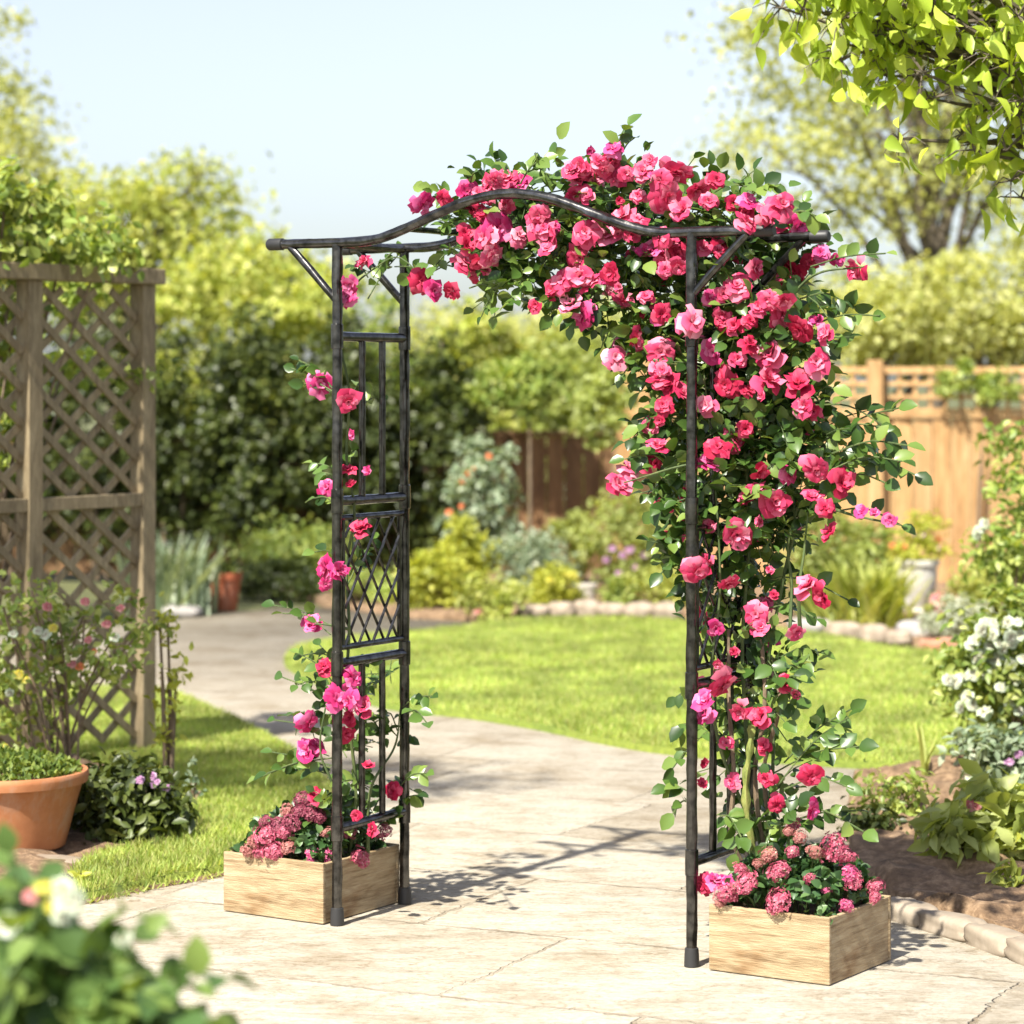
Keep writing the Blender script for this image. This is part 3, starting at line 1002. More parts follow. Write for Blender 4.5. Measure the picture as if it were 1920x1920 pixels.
# ------------------------------------------------------------------ planter boxes
def planter(label, a, b_, c):
    """a left corner, b front corner, c right corner on the ground"""
    a, b_, c = Vector(a), Vector(b_), Vector(c)
    d_ = a + c - b_
    h, th = 0.182, 0.014
    ctr = (a + c) / 2
    t = thing('planter_box', label, 'planter box', ctr, 'wooden planter boxes at the arch feet')
    ux, uy = (b_ - a).normalized(), (c - b_).normalized()
    Z = Vector((0, 0, 1))
    for p, q, inn in ((a, b_, uy), (d_, c, -uy)):
        mb = MB()
        mid = (p + q) / 2 + inn * th / 2 + Z * (h / 2 + .003)
        ln = (q - p).length
        mb.box((0, 0, 0), Vector((ln / 2, 0, 0)), Vector((0, th / 2, 0)), Z * (h / 2))
        o = mb.build('side_board', M['boxwood_x'], None, False, .0025)
        o.parent = t
        o.location = mid - ctr
        o.rotation_euler.z = math.atan2((q - p).y, (q - p).x)
    for p, q, inn in ((b_, c, -ux), (a, d_, ux)):
        mb = MB()
        dirv = (q - p).normalized()
        ln = (q - p).length - 2 * th - .002
        mid = (p + q) / 2 + inn * (th / 2 + .0015) + Z * (h / 2 + .002)
        mb.box((0, 0, 0), Vector((ln / 2, 0, 0)), Vector((0, th / 2, 0)), Z * (h / 2 - .001))
        o = mb.build('end_board', M['boxwood_x'], None, False, .0025)
        o.parent = t
        o.location = mid - ctr
        o.rotation_euler.z = math.atan2((q - p).y, (q - p).x)
    V, Q = [], []
    N = 14
    for i in range(N + 1):
        for j in range(N + 1):
            p = a.lerp(b_, .05 + .9 * i / N) + (c - b_) * (.05 + .9 * j / N) - ctr
            V.append((p.x, p.y, .155 + .014 * noise.noise(Vector((p.x * 18, p.y * 18, 1)))))
    for i in range(N):
        for j in range(N):
            q = i * (N + 1) + j
            Q.append((q, q + N + 1, q + N + 2, q + 1))
    me = np_mesh('potting_soil', V, None, Q)
    me.materials.append(M['soil'])
    link('potting_soil', me, t)
    return t, ctr, ux, uy
boxL = planter('pale wooden planter box at the sparsely grown leg of the arch', (-.889, 8.445, 0), (-.567, 8.230, 0), (-.352, 8.582, 0))
boxR = planter('pale wooden planter box at the rose-covered leg of the arch, nearest the camera', (.5457, 7.600, 0), (.857, 7.400, 0), (1.069, 7.725, 0))

def box_plant(label, box, heads, seed, top):
    r = np.random.RandomState(seed)
    t0, ctr, ux, uy = box
    t = thing('flowering_plant', label, 'flowering plant', ctr + Vector((0, 0, .15)), 'flowering plants filling the planter boxes')
    n = 1700
    u_, v_ = r.uniform(-.165, .165, n), r.uniform(-.175, .175, n)
    hh = top * .85 * np.sqrt(np.maximum(0, 1 - (u_ / .20) ** 2 - (v_ / .22) ** 2)) + .035
    pos = np.array(ctr) + u_[:, None] * np.array(ux) + v_[:, None] * np.array(uy)
    pos[:, 2] = .155 + hh * r.uniform(0.25, 1.0, n) ** 0.6
    nrm = rdir(n, .9, r)
    ax = rdir(n, -.1, r); ax -= nrm * (ax * nrm).sum(1, keepdims=True)
    leaves('foliage', pos, ax, nrm, r.uniform(.02, .042, n), T_ROUND, M['box_leaf'], t)
    mb = MB()
    for (x, y, rad, k) in heads:
        d_ = ctr.y
        for _i in range(3):
            zz = P(x, y, d_).z - .17
            xx = P(x, y, d_).x - ctr.x
            d_ = ctr.y + .03 - .22 * math.sqrt(max(0, 1 - (zz / (top + .06)) ** 2 - (xx / .27) ** 2)) if zz > -.02 else ctr.y - .17 + abs(xx) * .55
        p = P(x, y, d_)
        if y < 1690 and not (670 < x < 680): p.z = max(p.z, .195)
        o = link('flower_head', HEADM[k, r.randint(4)], t, p)
        s = rad * d_ / F * 1.05
        o.scale = (s * r.uniform(.75, 1.25), s * r.uniform(.75, 1.2), s * r.uniform(.7, 1.05))
        f = Vector((r.normal() * .35, -.75, .75)).normalized()
        o.rotation_euler = (f.to_track_quat('Z', 'Y') @ Matrix.Rotation(r.uniform(0, 6), 3, 'Z').to_quaternion()).to_euler()
        b0 = Vector((ctr.x + (p.x - ctr.x) * .5, ctr.y + (p.y - ctr.y) * .5, .15))
        mb.tube(spline([b0, (b0 + p) / 2 + Vector((0, .01, .02)), p - f * s * .3], 5), .003, 5)
    mb.build('stem', M['stem'], t)
    return t
box_plant('plum and pink clustered flowers filling the planter box at the sparsely grown leg', boxL,
    [(499, 1542, 16, 'm'), (520, 1548, 16, 'm'), (546, 1545, 21, 'm'), (498, 1566, 20, 'p'), (478, 1580, 17, 't'), (512, 1596, 18, 'p'), (540, 1588, 15, 't'), (465, 1600, 15, 't'), (588, 1611, 19, 'h'), (612, 1612, 15, 'h'),
     (567, 1500, 17, 'm'), (583, 1524, 18, 'm'), (560, 1522, 15, 'm'), (676, 1610, 19, 'p'), (530, 1560, 15, 'p'), (488, 1598, 13, 'p'), (613, 1562, 11, 't'), (600, 1535, 16, 'm'), (655, 1560, 13, 'm'), (720, 1560, 14, 'm'), (540, 1520, 14, 't')], 31, .15)
box_plant('dusky pink clustered flowers filling the planter box nearest the camera', boxR,
    [(1460, 1634, 21, 'p'), (1460, 1691, 21, 'p'), (1400, 1656, 21, 'p'), (1362, 1676, 20, 'p'), (1378, 1664, 15, 'p'), (1563, 1590, 28, 'p'), (1585, 1606, 18, 'p'), (1593, 1640, 22, 'h'), (1600, 1652, 15, 'p'), (1642, 1662, 14, 'p'), (1640, 1682, 14, 'p'),
     (1587, 1699, 15, 'h'), (1528, 1598, 18, 't'), (1486, 1597, 13, 'p'), (1442, 1604, 17, 't'), (1388, 1631, 14, 'p'), (1519, 1648, 11, 'p'), (1487, 1545, 14, 'p'), (1350, 1688, 13, 't'), (1420, 1620, 12, 't'), (1500, 1570, 13, 't'), (1478, 1560, 12, 't'), (1550, 1668, 9, 'h')], 32, .17)

# ------------------------------------------------------------------ climbing roses
RB = """793 383 22 H;830 372 15 R;876 360 26 H;919 346 22 P;948 333 22 P;973 343 24 H;948 384 15 P;888 393 16 R;916 412 18 R;1079 366 20 P;1079 320 22 P;1088 338 20 P;1125 312 18 P;1114 336 20 L;1157 329 22 P;1105 282 12 H;1150 279 16 H;
1220 300 18 P;1205 322 20 R;1268 323 28 P;1252 370 30 P;1281 393 29 P;1160 377 12 R;1168 405 25 P;1195 412 18 P;1010 403 18 P;1008 420 24 P;1025 443 26 P;936 429 24 H;907 446 22 P;973 443 20 L;873 437 18 R;876 460 17 R;922 480 26 L;873 492 20 P;895 492 16 R;1028 465 18 P;
1097 435 24 P;1134 440 22 L;1185 440 18 P;1088 483 22 P;1088 518 26 P;1054 526 22 R;1105 532 22 P;1036 543 18 R;1137 543 14 L;1145 510 20 R;1217 472 26 H;1243 470 22 P;1271 478 22 R;1237 498 16 P;1072 570 24 L;1093 590 24 H;1005 572 16 R;1168 563 23 R;1200 587 12 R;
790 527 22 R;814 546 20 H;847 549 20 R;1306 357 24 P;1329 377 17 P;1343 337 18 R;1375 380 16 R;1406 377 20 H;1400 415 22 P;1438 400 22 P;1466 384 26 P;1472 418 24 P;1498 421 22 H;1320 463 18 R;1349 469 22 R;1418 503 20 P;1383 535 27 P;1481 503 26 R;1504 530 20 R;1475 526 20 R;
1538 475 18 H;1570 486 16 H;1607 503 22 R;1518 492 16 R;1297 604 28 L;1355 552 16 R;1355 601 18 R;1378 612 18 R;1421 577 17 P;1438 562 18 P;1469 564 22 P;1466 592 24 R;1498 618 26 R;1530 601 16 H;1547 626 19 R;1406 644 20 R;1338 661 23 H;1383 674 19 R;1444 664 28 P;1441 712 28 P;
1530 678 26 P;1498 721 26 R;1360 721 25 R;1240 660 22 P;1237 710 20 R;1256 722 20 R;1283 740 22 P;1243 760 18 R;1326 761 20 L;1507 760 24 P;1526 772 17 R;1398 804 17 R;1376 823 23 P;1234 836 26 P;1345 838 20 R;1154 670 21 L;1190 640 24 P;1229 869 13 R;1179 881 22 L;1161 909 23 P;1329 866 20 H;
1407 928 27 P;1454 940 27 P;1426 884 17 R;1479 891 19 H;1529 883 25 P;1579 903 24 R;1523 931 20 R;1548 952 17 R;1617 956 16 H;1639 962 13 H;1670 972 15 H;1557 997 22 R;1332 984 15 P;1382 1003 28 P;1426 978 14 P;1306 1070 25 P;1328 1056 20 P;1367 1094 20 P;1442 1069 11 R;1418 1152 21 P;1428 1176 19 P;
1342 1178 16 H;1514 1100 22 P;1542 1116 24 R;1495 1183 18 R;1376 1222 13 R;1345 1244 13 P;1357 1281 28 P;1323 1312 22 H;1320 1337 20 H;1389 1331 22 R;1426 1344 22 R;1476 1281 19 R;1492 1300 13 R;1451 1116 12 R;1319 1430 13 R;1362 1393 16 R;1433 1399 15 R;1316 1469 13 R;1371 1466 16 R;1436 1461 17 R;
1522 1456 21 R;1522 1520 21 H;1455 1510 17 R;1316 1659 19 R;1343 1650 22 H;1362 1656 18 H"""
LB = """682 492 17 P;655 533 19 H;650 557 16 H;601 719 22 H;653 753 21 P;660 815 11 H;650 880 17 R;690 885 12 H;612 914 17 H;658 908 13 R;676 990 17 R;612 1068 26 H;636 1070 19 H;612 1094 14 H;584 1170 21 H;605 1249 17 R;661 1272 21 H;630 1310 21 H;655 1315 18 H;682 1325 20 P;655 1345 17 R;578 1355 22 H;575 1408 23 H;594 1397 17 H;
651 1374 16 R;590 1490 18 R;735 1483 16 R;690 1436 13 R;697 1556 14 R;668 1530 12 R"""
def parse(s): return [(float(a), float(b_), float(c), k) for a, b_, c, k in (x.split() for x in s.replace('\n', '').split(';') if x.strip())]
RB, LB = parse(RB), parse(LB)
RB = [(a, b_, c, 'P' if k == 'R' and i % 3 == 0 else k) for i, (a, b_, c, k) in enumerate(RB)]

def compound(entries, stems, p, dirv, r, n=5, L=.045, sl=.11):
    """one rose leaf: stalk with leaflets in pairs and one at its tip"""
    dirv = dirv.normalized()
    up = Vector((r.normal() * .5, r.normal() * .5 - .5, 1)).normalized()
    side = dirv.cross(up).normalized()
    nrm = side.cross(dirv).normalized()
    end = p + dirv * sl
    if stems is not None: stems.append((p, p.lerp(end, .5) + nrm * .008, end))
    for i in range(n):
        if i == n - 1: q, a = end, dirv
        else:
            k = i // 2
            q = p.lerp(end, .40 + .42 * k / max(1, (n - 1) // 2))
            a = (dirv * .45 + side * (1 if i % 2 else -1)).normalized()
        a = (a + Vector(r.normal(size=3) * .22)).normalized()
        nn = (nrm + Vector(r.normal(size=3) * .35)).normalized()
        entries.append((q, a, nn, L * r.uniform(.75, 1.2)))

def shoot(entries, stems, p0, p1, r, n=6, L=.05, sag=.02, rad=.0025):
    """leafy shoot from p0 to p1"""
    mid = (p0 + p1) / 2 + Vector((0, r.uniform(-.03, .03), sag + r.uniform(0, .02)))
    sp = spline([p0, mid, p1], 10)
    stems.append((tuple(sp), rad))
    for i in range(n):
        t = .3 + .7 * i / max(1, n - 1)
        q = sp[min(10, int(t * 10))]
        dv_ = (sp[min(10, int(t * 10))] - sp[max(0, int(t * 10) - 1)]).normalized()
        sd_ = Vector(r.normal(size=3)); sd_ = (sd_ - dv_ * sd_.dot(dv_)).normalized()
        a = (dv_ * .6 + sd_ * 1.0 + Vector((0, -.1, 0))).normalized() if i < n - 1 else dv_
        nn = Vector((r.normal() * .6, -.8 + r.normal() * .5, .6 + r.normal() * .4)).normalized()
        entries.append((q, a, nn, L * r.uniform(.75, 1.25)))

def leaf_part(parent, entries, mat, T=T_ROUND, name='foliage'):
    pos = np.array([tuple(e[0]) for e in entries]); ax = np.array([tuple(e[1]) for e in entries])
    nr = np.array([tuple(e[2]) for e in entries]); sz = np.array([e[3] for e in entries])
    return leaves(name, pos, ax, nr, sz, T, mat, parent)

# --- full rose on the right leg and the roof
r = np.random.RandomState(101)
rootR = L_(LEN + .17, .24, .15)
rose = thing('climbing_rose', 'lush climbing rose thick with pink and red blooms over the arch roof and one leg', 'climbing rose', rootR, 'climbing roses on the arch')
ent, st = [], []
# outline of the leafy mass: rows of (y, x0, x1, density)
rows = [(262, 1110, 1150, .1), (290, 1095, 1165, .3), (315, 1060, 1250, .5), (345, 850, 1340, .6), (375, 830, 1430, .8), (408, 845, 1505, 1), (440, 850, 1535, 1), (480, 855, 1530, 1), (515, 850, 1525, 1), (545, 880, 1530, .8), (575, 1020, 1540, .8), (610, 1160, 1560, 1), (650, 1160, 1560, 1), (700, 1200, 1545, 1),
        (750, 1215, 1540, 1), (800, 1190, 1580, 1), (850, 1210, 1620, .9), (900, 1215, 1590, .9), (950, 1240, 1550, .9), (1000, 1245, 1510, .9), (1050, 1270, 1470, .8), (1100, 1300, 1460, .75), (1160, 1320, 1470, .8), (1220, 1320, 1490, .8), (1280, 1310, 1490, .85), (1340, 1300, 1470, .8), (1400, 1310, 1475, .75), (1460, 1310, 1500, .7), (1520, 1335, 1520, .6), (1570, 1370, 1490, .5)]
def span(y):
    for a, b_ in zip(rows[:-1], rows[1:]):
        if a[0] <= y <= b_[0]:
            t = (y - a[0]) / (b_[0] - a[0])
            return a[1] + (b_[1] - a[1]) * t, a[2] + (b_[2] - a[2]) * t, a[3] + (b_[3] - a[3]) * t
    return None
cnt = 0
while cnt < 1650:
    y = r.uniform(262, 1570)
    x0, x1, de = span(y)
    x0 += 14; x1 -= 24
    x = r.uniform(800, 1640)
    if not (x0 < x < x1) or r.uniform() > de: continue
    if noise.noise(Vector((x / 46, y / 46, 4.0))) < -0.28: continue
    cnt += 1
    v = r.uniform(.09, .42)
    if y > 1040 and 1285 < x < 1425:
        v = max(v, DEP * (x - 1297) / 108 + .05)
        if r.uniform() < .45: continue
    if x > 1395 and 395 < y < 545: v = r.uniform(.46, .62)
    p = A(x, y, v)
    dv_ = Vector((r.normal(), r.normal() * .7 - .35, r.normal() * .8 + .1))
    compound(ent, None if r.uniform() < .6 else st, p, dv_, r, 5 if r.uniform() < .7 else 3, r.uniform(.032, .054), r.uniform(.07, .12))
# shoots that leave the outline
for (x0, y0, x1, y1, n) in [(1150, 300, 1178, 236, 6), (1160, 300, 1190, 258, 4), (935, 345, 922, 292, 6), (975, 345, 1018, 300, 8), (985, 350, 1035, 328, 6), (845, 375, 800, 352, 6), (880, 360, 888, 325, 4), (1340, 360, 1400, 350, 5), (1400, 375, 1455, 352, 7), (1480, 400, 1530, 405, 5),
        (1520, 500, 1660, 475, 6), (1500, 560, 1590, 570, 7), (1510, 590, 1600, 575, 8), (1520, 610, 1650, 592, 4), (1530, 650, 1570, 640, 5), (1530, 740, 1562, 728, 3), (1520, 760, 1660, 800, 3), (1560, 820, 1685, 765, 10), (1560, 850, 1700, 835, 11), (1590, 870, 1715, 890, 10), (1560, 880, 1690, 865, 9), (1540, 830, 1650, 800, 9), (1570, 900, 1660, 905, 5),
        (1560, 960, 1690, 985, 3), (1290, 800, 1170, 830, 9), (1280, 790, 1200, 800, 8), (1280, 900, 1230, 915, 7), (1290, 930, 1225, 960, 9), (1290, 960, 1250, 980, 4), (1300, 1000, 1230, 1015, 8), (1300, 1030, 1235, 1045, 7), (1300, 1050, 1240, 1075, 6), (1300, 1110, 1275, 1130, 4), (1210, 650, 1170, 700, 5), (1250, 700, 1200, 735, 5), (1200, 620, 1145, 640, 4), (1060, 560, 1030, 590, 3),
        (880, 540, 940, 560, 6), (860, 480, 815, 500, 5), (850, 500, 770, 515, 5), (1450, 1080, 1590, 1125, 3), (1440, 1140, 1530, 1160, 5), (1450, 1240, 1545, 1225, 7), (1460, 1300, 1500, 1270, 4), (1460, 1470, 1590, 1345, 12), (1450, 1450, 1610, 1400, 12), (1470, 1430, 1595, 1330, 10), (1470, 1480, 1600, 1480, 7), (1480, 1540, 1605, 1520, 6), (1500, 1510, 1620, 1560, 6),
        (1300, 1330, 1265, 1310, 4), (1300, 1370, 1268, 1380, 5), (1300, 1400, 1262, 1440, 6), (1300, 1490, 1240, 1480, 7), (1300, 1510, 1262, 1525, 5), (1350, 1530, 1390, 1570, 6), (1400, 1560, 1380, 1600, 6)]:
    vv = r.uniform(.04, .3)
    shoot(ent, st, A(x0, y0, vv), A(x1, y1, vv + r.uniform(-.1, .05)), r, n, .05, .01)
leaf_part(rose, ent, M['rose_leaf'])
mb = MB()
for s_ in st:
    if len(s_) == 2 and isinstance(s_[0], tuple): mb.tube(s_[0], s_[1], 5)
    else: mb.tube(s_, .0016, 4, cap=False)
for pts in [[(1408, 1600, .25), (1400, 1400, .22), (1392, 1200, .25), (1405, 1000, .2), (1390, 800, .2), (1350, 620, .2), (1250, 490, .18), (1080, 430, .2), (930, 425, .2), (830, 500, .15), (770, 520, .1)],
            [(1440, 1560, .2), (1450, 1400, .3), (1440, 1250, .28), (1470, 1080, .25), (1490, 960, .2), (1450, 800, .2), (1440, 600, .22), (1380, 430, .25), (1250, 360, .2), (1100, 350, .2), (900, 390, .2)],
            [(1480, 1200, .2), (1484, 1100, .22), (1478, 1020, .2), (1500, 940, .18)], [(1500, 1190, .15), (1498, 1110, .12), (1508, 1030, .15), (1515, 960, .15)], [(1420, 1560, .18), (1380, 1480, .12), (1345, 1380, .1), (1335, 1250, .1), (1350, 1100, .1), (1340, 900, .1), (1320, 700, .12)],
            [(1500, 920, .15), (1580, 960, .12), (1690, 985, .1)], [(1440, 620, .2), (1520, 520, .2), (1620, 500, .18)], [(1400, 880, .15), (1300, 870, .02), (1170, 905, .0)]]:
    sp = spline([A(*p) for p in pts], 60)
    mb.tube(sp, [.006 - .004 * i / 60 for i in range(61)], 6, .3)
for e in ([rootR, A(1408, 1600, .25)], [rootR + Vector((.03, .02, 0)), A(1440, 1560, .2)], [rootR + Vector((-.02, .01, 0)), A(1420, 1560, .18)]):
    mb.tube(e, .006, 6)
mb.build('stem', M['stem'], rose)
ck = MB()
ck.tube(spline([rootR + Vector((-.01, -.02, -.01)), A(1414, 1600, .12), A(1398, 1500, .1), A(1404, 1420, .1), A(1412, 1360, .12)], 24), [.0095 + .003 * math.sin(i * 1.7) for i in range(25)], 9, .6)
ck.build('cane', M['cane'], rose)
for k_, (dx, top_) in enumerate([(-34, 1180), (22, 1120), (46, 1260)]):
    ck = MB()
    ck.tube(spline([rootR + Vector((.02 * k_, .02, -.01)), A(1412 + dx, 1590, .14 + .05 * k_), A(1400 + dx * .7, 1450, .12 + .06 * k_), A(1408 + dx * 1.2, 1320, .16), A(1400 + dx, top_, .2)], 24), [.0075 - .0001 * i for i in range(25)], 8, .5)
    ck.build('cane', M['drystem'], rose)
order = sorted(RB, key=lambda b_: -b_[2])
rest = []
for i, (x, y, rad, k) in enumerate(order):
    below = y > 440
    v = r.uniform(-.01, .12)
    if 1270 < x < 1330: v = -.045 if (x, y) in ((1297, 604), (1306, 1070), (1323, 1312)) or rad >= 25 else .05
    if y < 450 and 1330 > x: v = r.uniform(.0, .07) if x > 1190 or y > 400 else r.uniform(.03, .12)
    if y < 430 and x >= 1330: v = r.uniform(-.06, .05)
    if y > 1600: v = .03
    if x > 1440 and 440 < y < 540: v = .46
    if x > 1460 and 400 < y < 440: v = .40
    p = A(x, y, v)
    rr = rad * p.y / F
    if i < 98: bloom(rose, p, rr, k, r)
    else: rest.append((p, rr, k))
for _ in range(75):
    y = 300 + 700 * r.uniform() ** 1.5; x0, x1, _d = span(y); x = r.uniform(x0 + 15, x1 - 25)
    if 1275 < x < 1322: continue
    p = A(x, y, r.uniform(.0, .10) if not (x > 1440 and y > 400) else .45); rest.append((p, r.uniform(12, 20) * p.y / F, r.choice(['P', 'P', 'P', 'H', 'R'])))
# extra hidden-side blooms so the plant is full from all round
for _ in range(60):
    y = r.uniform(300, 1300); x0, x1, _d = span(y); x = r.uniform(x0, x1)
    p = A(x, y, r.uniform(.36, .48)); rest.append((p, r.uniform(.022, .038), r.choice(['P', 'H', 'R', 'R'])))
def merged_blooms(parent, rest):
    mats = list(PET)
    Vs, Qs, mi, o, rm = [], [], [], 0, []
    off = np.array(rootloc(parent))
    for (p, rr, k) in rest:
        me = BLOOM[k, 'bud' if rr < .021 else r.choice(['open', 'cup', 'half', 'loose']), r.randint(2)]
        n = len(me.vertices)
        co = np.empty(n * 3, np.float32); me.vertices.foreach_get('co', co); co = co.reshape(-1, 3)
        f = Vector((r.normal() * .6 - .1, (-1 if p.y < L_(.6, .3, 0).y + .3 and p not in () else 1), .3 + r.normal() * .5)).normalized()
        q = np.array((f.to_track_quat('Z', 'Y')).to_matrix())
        Vs.append(co @ q.T * rr * 1.05 + np.array(p) - off)
        ra = np.empty(n, np.float32); me.attributes['rim'].data.foreach_get('value', ra); rm.append(ra)
        li = np.empty(len(me.loops), np.int32); me.loops.foreach_get('vertex_index', li)
        Qs.append(li.reshape(-1, 4) + o); mi += [mats.index(k)] * len(me.polygons); o += n
    me = np_mesh('rose_blooms_mass', np.concatenate(Vs), None, np.concatenate(Qs))
    me.attributes.new('rim', 'FLOAT', 'POINT').data.foreach_set('value', np.concatenate(rm))
    for k in mats: me.materials.append(PET[k])
    me.polygons.foreach_set('material_index', np.array(mi, np.int32))
    o_ = link('small_blooms', me, parent)
    o_['kind'] = 'stuff'
merged_blooms(rose, rest)

# --- sparse rose on the left leg
r = np.random.RandomState(202)
rootL = L_(-.10, .22, .15)
rose2 = thing('climbing_rose', 'sparse young climbing rose with hot pink blooms on the nearly bare leg of the arch', 'climbing rose', rootL, 'climbing roses on the arch')
ent, st = [], []
for (x0, y0, x1, y1, n) in [(640, 1440, 500, 1450, 6), (640, 1400, 515, 1350, 3), (630, 1420, 480, 1460, 5), (620, 1440, 510, 1410, 5), (640, 1460, 540, 1440, 6), (650, 1420, 620, 1380, 5), (640, 1330, 530, 1270, 6), (640, 1300, 560, 1225, 8), (640, 1290, 600, 1210, 6), (650, 1250, 560, 1230, 4), (630, 1180, 515, 1135, 6), (620, 1190, 530, 1150, 3), (640, 1060, 590, 1035, 3), (650, 1100, 700, 1010, 9), (655, 1080, 690, 1040, 8), (660, 1060, 660, 990, 4),
        (640, 960, 585, 935, 4), (640, 890, 585, 868, 5), (640, 900, 600, 885, 4), (655, 880, 660, 845, 3), (640, 740, 545, 690, 7), (630, 735, 560, 675, 6), (620, 735, 570, 720, 3), (660, 740, 690, 720, 4), (680, 760, 710, 745, 3), (690, 560, 745, 480, 6), (700, 520, 760, 465, 5), (740, 500, 800, 510, 5), (690, 520, 668, 500, 4),
        (750, 1330, 810, 1305, 8), (760, 1340, 800, 1355, 5), (745, 1370, 720, 1340, 4), (745, 1380, 700, 1370, 6), (745, 1480, 800, 1450, 6), (750, 1500, 790, 1490, 6), (750, 1420, 765, 1385, 4), (690, 1410, 640, 1385, 6), (690, 1480, 630, 1470, 8), (680, 1500, 620, 1500, 8), (700, 1520, 740, 1470, 7), (660, 1350, 610, 1340, 5), (680, 1350, 720, 1385, 6), (650, 1250, 690, 1240, 5), (650, 1275, 690, 1290, 5), (655, 1330, 600, 1320, 4), (690, 1540, 650, 1500, 7), (700, 1560, 740, 1530, 7)]:
    vv = r.uniform(.02, .2)
    fv = lambda x: DEP * min(1, max(0, (x - 632) / 128)) + .03
    clear = lambda x, v_: max(v_, fv(x)) if 615 < x < 800 else v_
    shoot(ent, st, A(x0, y0, clear(x0, vv)), A(x1, y1, clear(x1, vv + r.uniform(-.06, .05))), r, n, .042, .005)
for _ in range(34):
    x, y = r.uniform(565, 735), r.uniform(1240, 1560)
    compound(ent, st, A(x, y, r.uniform(.05, .2) + DEP * min(1, max(0, (x - 632) / 128))), Vector((r.normal(), r.normal() * .6, r.normal() * .6 + .2)), r, 5, .04, .09)
leaf_part(rose2, ent, M['rose_leaf'])
mb = MB()
for s_ in st:
    if len(s_) == 2 and isinstance(s_[0], tuple): mb.tube(s_[0], .0022, 5)
    else: mb.tube(s_, .0015, 4, cap=False)
for pts in [[(655, 1600, .2), (668, 1500, .15), (660, 1400, .12), (648, 1300, .06), (655, 1180, .06), (650, 1060, .08), (665, 960, .08), (650, 860, .06), (655, 740, .05), (641, 660, .03), (637, 590, .035), (660, 540, .06), (700, 505, .12), (745, 482, .22), (790, 515, .2)],
            [(690, 1600, .2), (695, 1480, .2), (740, 1400, .3), (750, 1330, .33)], [(640, 1600, .12), (625, 1480, .08), (600, 1400, .05), (620, 1280, .05)], [(655, 1180, .06), (620, 1172, .04), (590, 1170, .03)], [(650, 750, .06), (625, 735, .04), (600, 720, .03)]]:
    mb.tube(spline([A(*p) for p in pts], 50), [.0055 - .0035 * i / 50 for i in range(51)], 6, .3)
for e in ([rootL, A(655, 1600, .2)], [rootL + Vector((.02, .02, 0)), A(690, 1600, .2)], [rootL, A(640, 1600, .12)]):
    mb.tube(e, .005, 6)
mb.build('stem', M['stem'], rose2)
for (x, y, rad, k) in LB:
    v = r.uniform(.02, .12)
    if 610 < x < 660: v = -.04 if rad > 17 else .05
    if x > 700: v = .3
    p = A(x, y, v)
    bloom(rose2, p, rad * p.y / F, k, r)

# ------------------------------------------------------------------ lattice trellis
Z3 = Vector((0, 0, 1))
TR = G(268, 1420)
TD = Vector((-.592, -.806, 0))
TN = Vector((.806, -.592, 0))
trel = thing('lattice_trellis', 'tall weathered wooden trellis of diagonal slats between square posts', 'trellis', TR)
def tp(t, z, o=0.0): return TR + TD * t + TN * o + Z3 * z
for t in (0, .67, 1.34):
    mb = MB(); mb.box(tp(t, 1.025), TD * .040, TN * .040, Z3 * 1.025)
    mb.build('post', M['trellis'], trel, False, .004)
mb = MB(); mb.box(tp(.68, 2.085), TD * .76, TN * .062, Z3 * .034)
mb.build('cap_rail', M['trellis'], trel, False, .005)
for t0 in (0, .67):
    mb = MB(); mb.box(tp(t0 + .335, 1.12, .018), TD * .294, TN * .016, Z3 * .028)
    mb.build('middle_rail', M['trellis'], trel, False, .003)
    mb = MB()
    a0, a1, z0, z1 = .041, .629, .10, 2.02
    slope = .150 / .196
    hw = .0160
    for fam in (1, -1):
        for k in range(-14, 16):
            # line z = zk + fam*slope*x
            zk = z0 + k * .150
            pts = []
            xs = [a0, a1]
            for x in (a0, a1):
                pts.append((x, zk + fam * slope * (x - a0)))
            (x0, zA), (x1, zB) = pts
            if zA > zB: (x0, zA), (x1, zB) = (x1, zB), (x0, zA)
            if zB <= z0 + .02 or zA >= z1 - .02: continue
            if zA < z0: x0 = x0 + (x1 - x0) * (z0 - zA) / (zB - zA); zA = z0
            if zB > z1: x1 = x0 + (x1 - x0) * (z1 - zA) / (zB - zA); zB = z1
            p, q = tp(t0 + x0, zA, .006 * fam - .006), tp(t0 + x1, zB, .006 * fam - .006)
            d_ = (q - p); ln = d_.length
            if ln < .03: continue
            d_.normalize()
            j = random.uniform(-.004, .004)
            mb.box((p + q) / 2 + Z3 * j, d_ * ln / 2, TN * .0055, d_.cross(TN).normalized() * hw)
    mb.build('lattice_panel', M['trellis'], trel, False)

# vine over the trellis top
r = np.random.RandomState(301)
vine = thing('climbing_vine', 'bright green vine spilling over the top of the wooden trellis', 'vine', tp(.9, 0, -.12))
pts, nr = [], []
ells = [(P(40, 440, 11.4), (.34, .2, .17)), (P(150, 455, 11.6), (.26, .2, .13)), (P(235, 480, 11.9), (.16, .15, .07)), (P(50, 360, 11.4), (.2, .2, .14)), (P(-40, 420, 11.2), (.3, .25, .22))]
cs1 = crown('foliage', ells, 70, 20, .055, .055, M['leaf_mid'], vine, r, T_ROUND)
ells = [(P(20, 600, 11.5), (.1, .1, .3)), (P(100, 680, 11.9), (.12, .1, .12)), (P(255, 712, 11.8), (.09, .08, .06)), (P(150, 560, 12.0), (.16, .12, .14)), (P(30, 820, 11.5), (.08, .1, .3)), (P(310, 700, 12.0), (.08, .08, .05)), (P(180, 690, 11.9), (.16, .1, .05))]
cs2 = crown('inner_foliage', ells, 60, 16, .045, .05, M['leaf_mid'], vine, r, T_ROUND)
mb = MB()
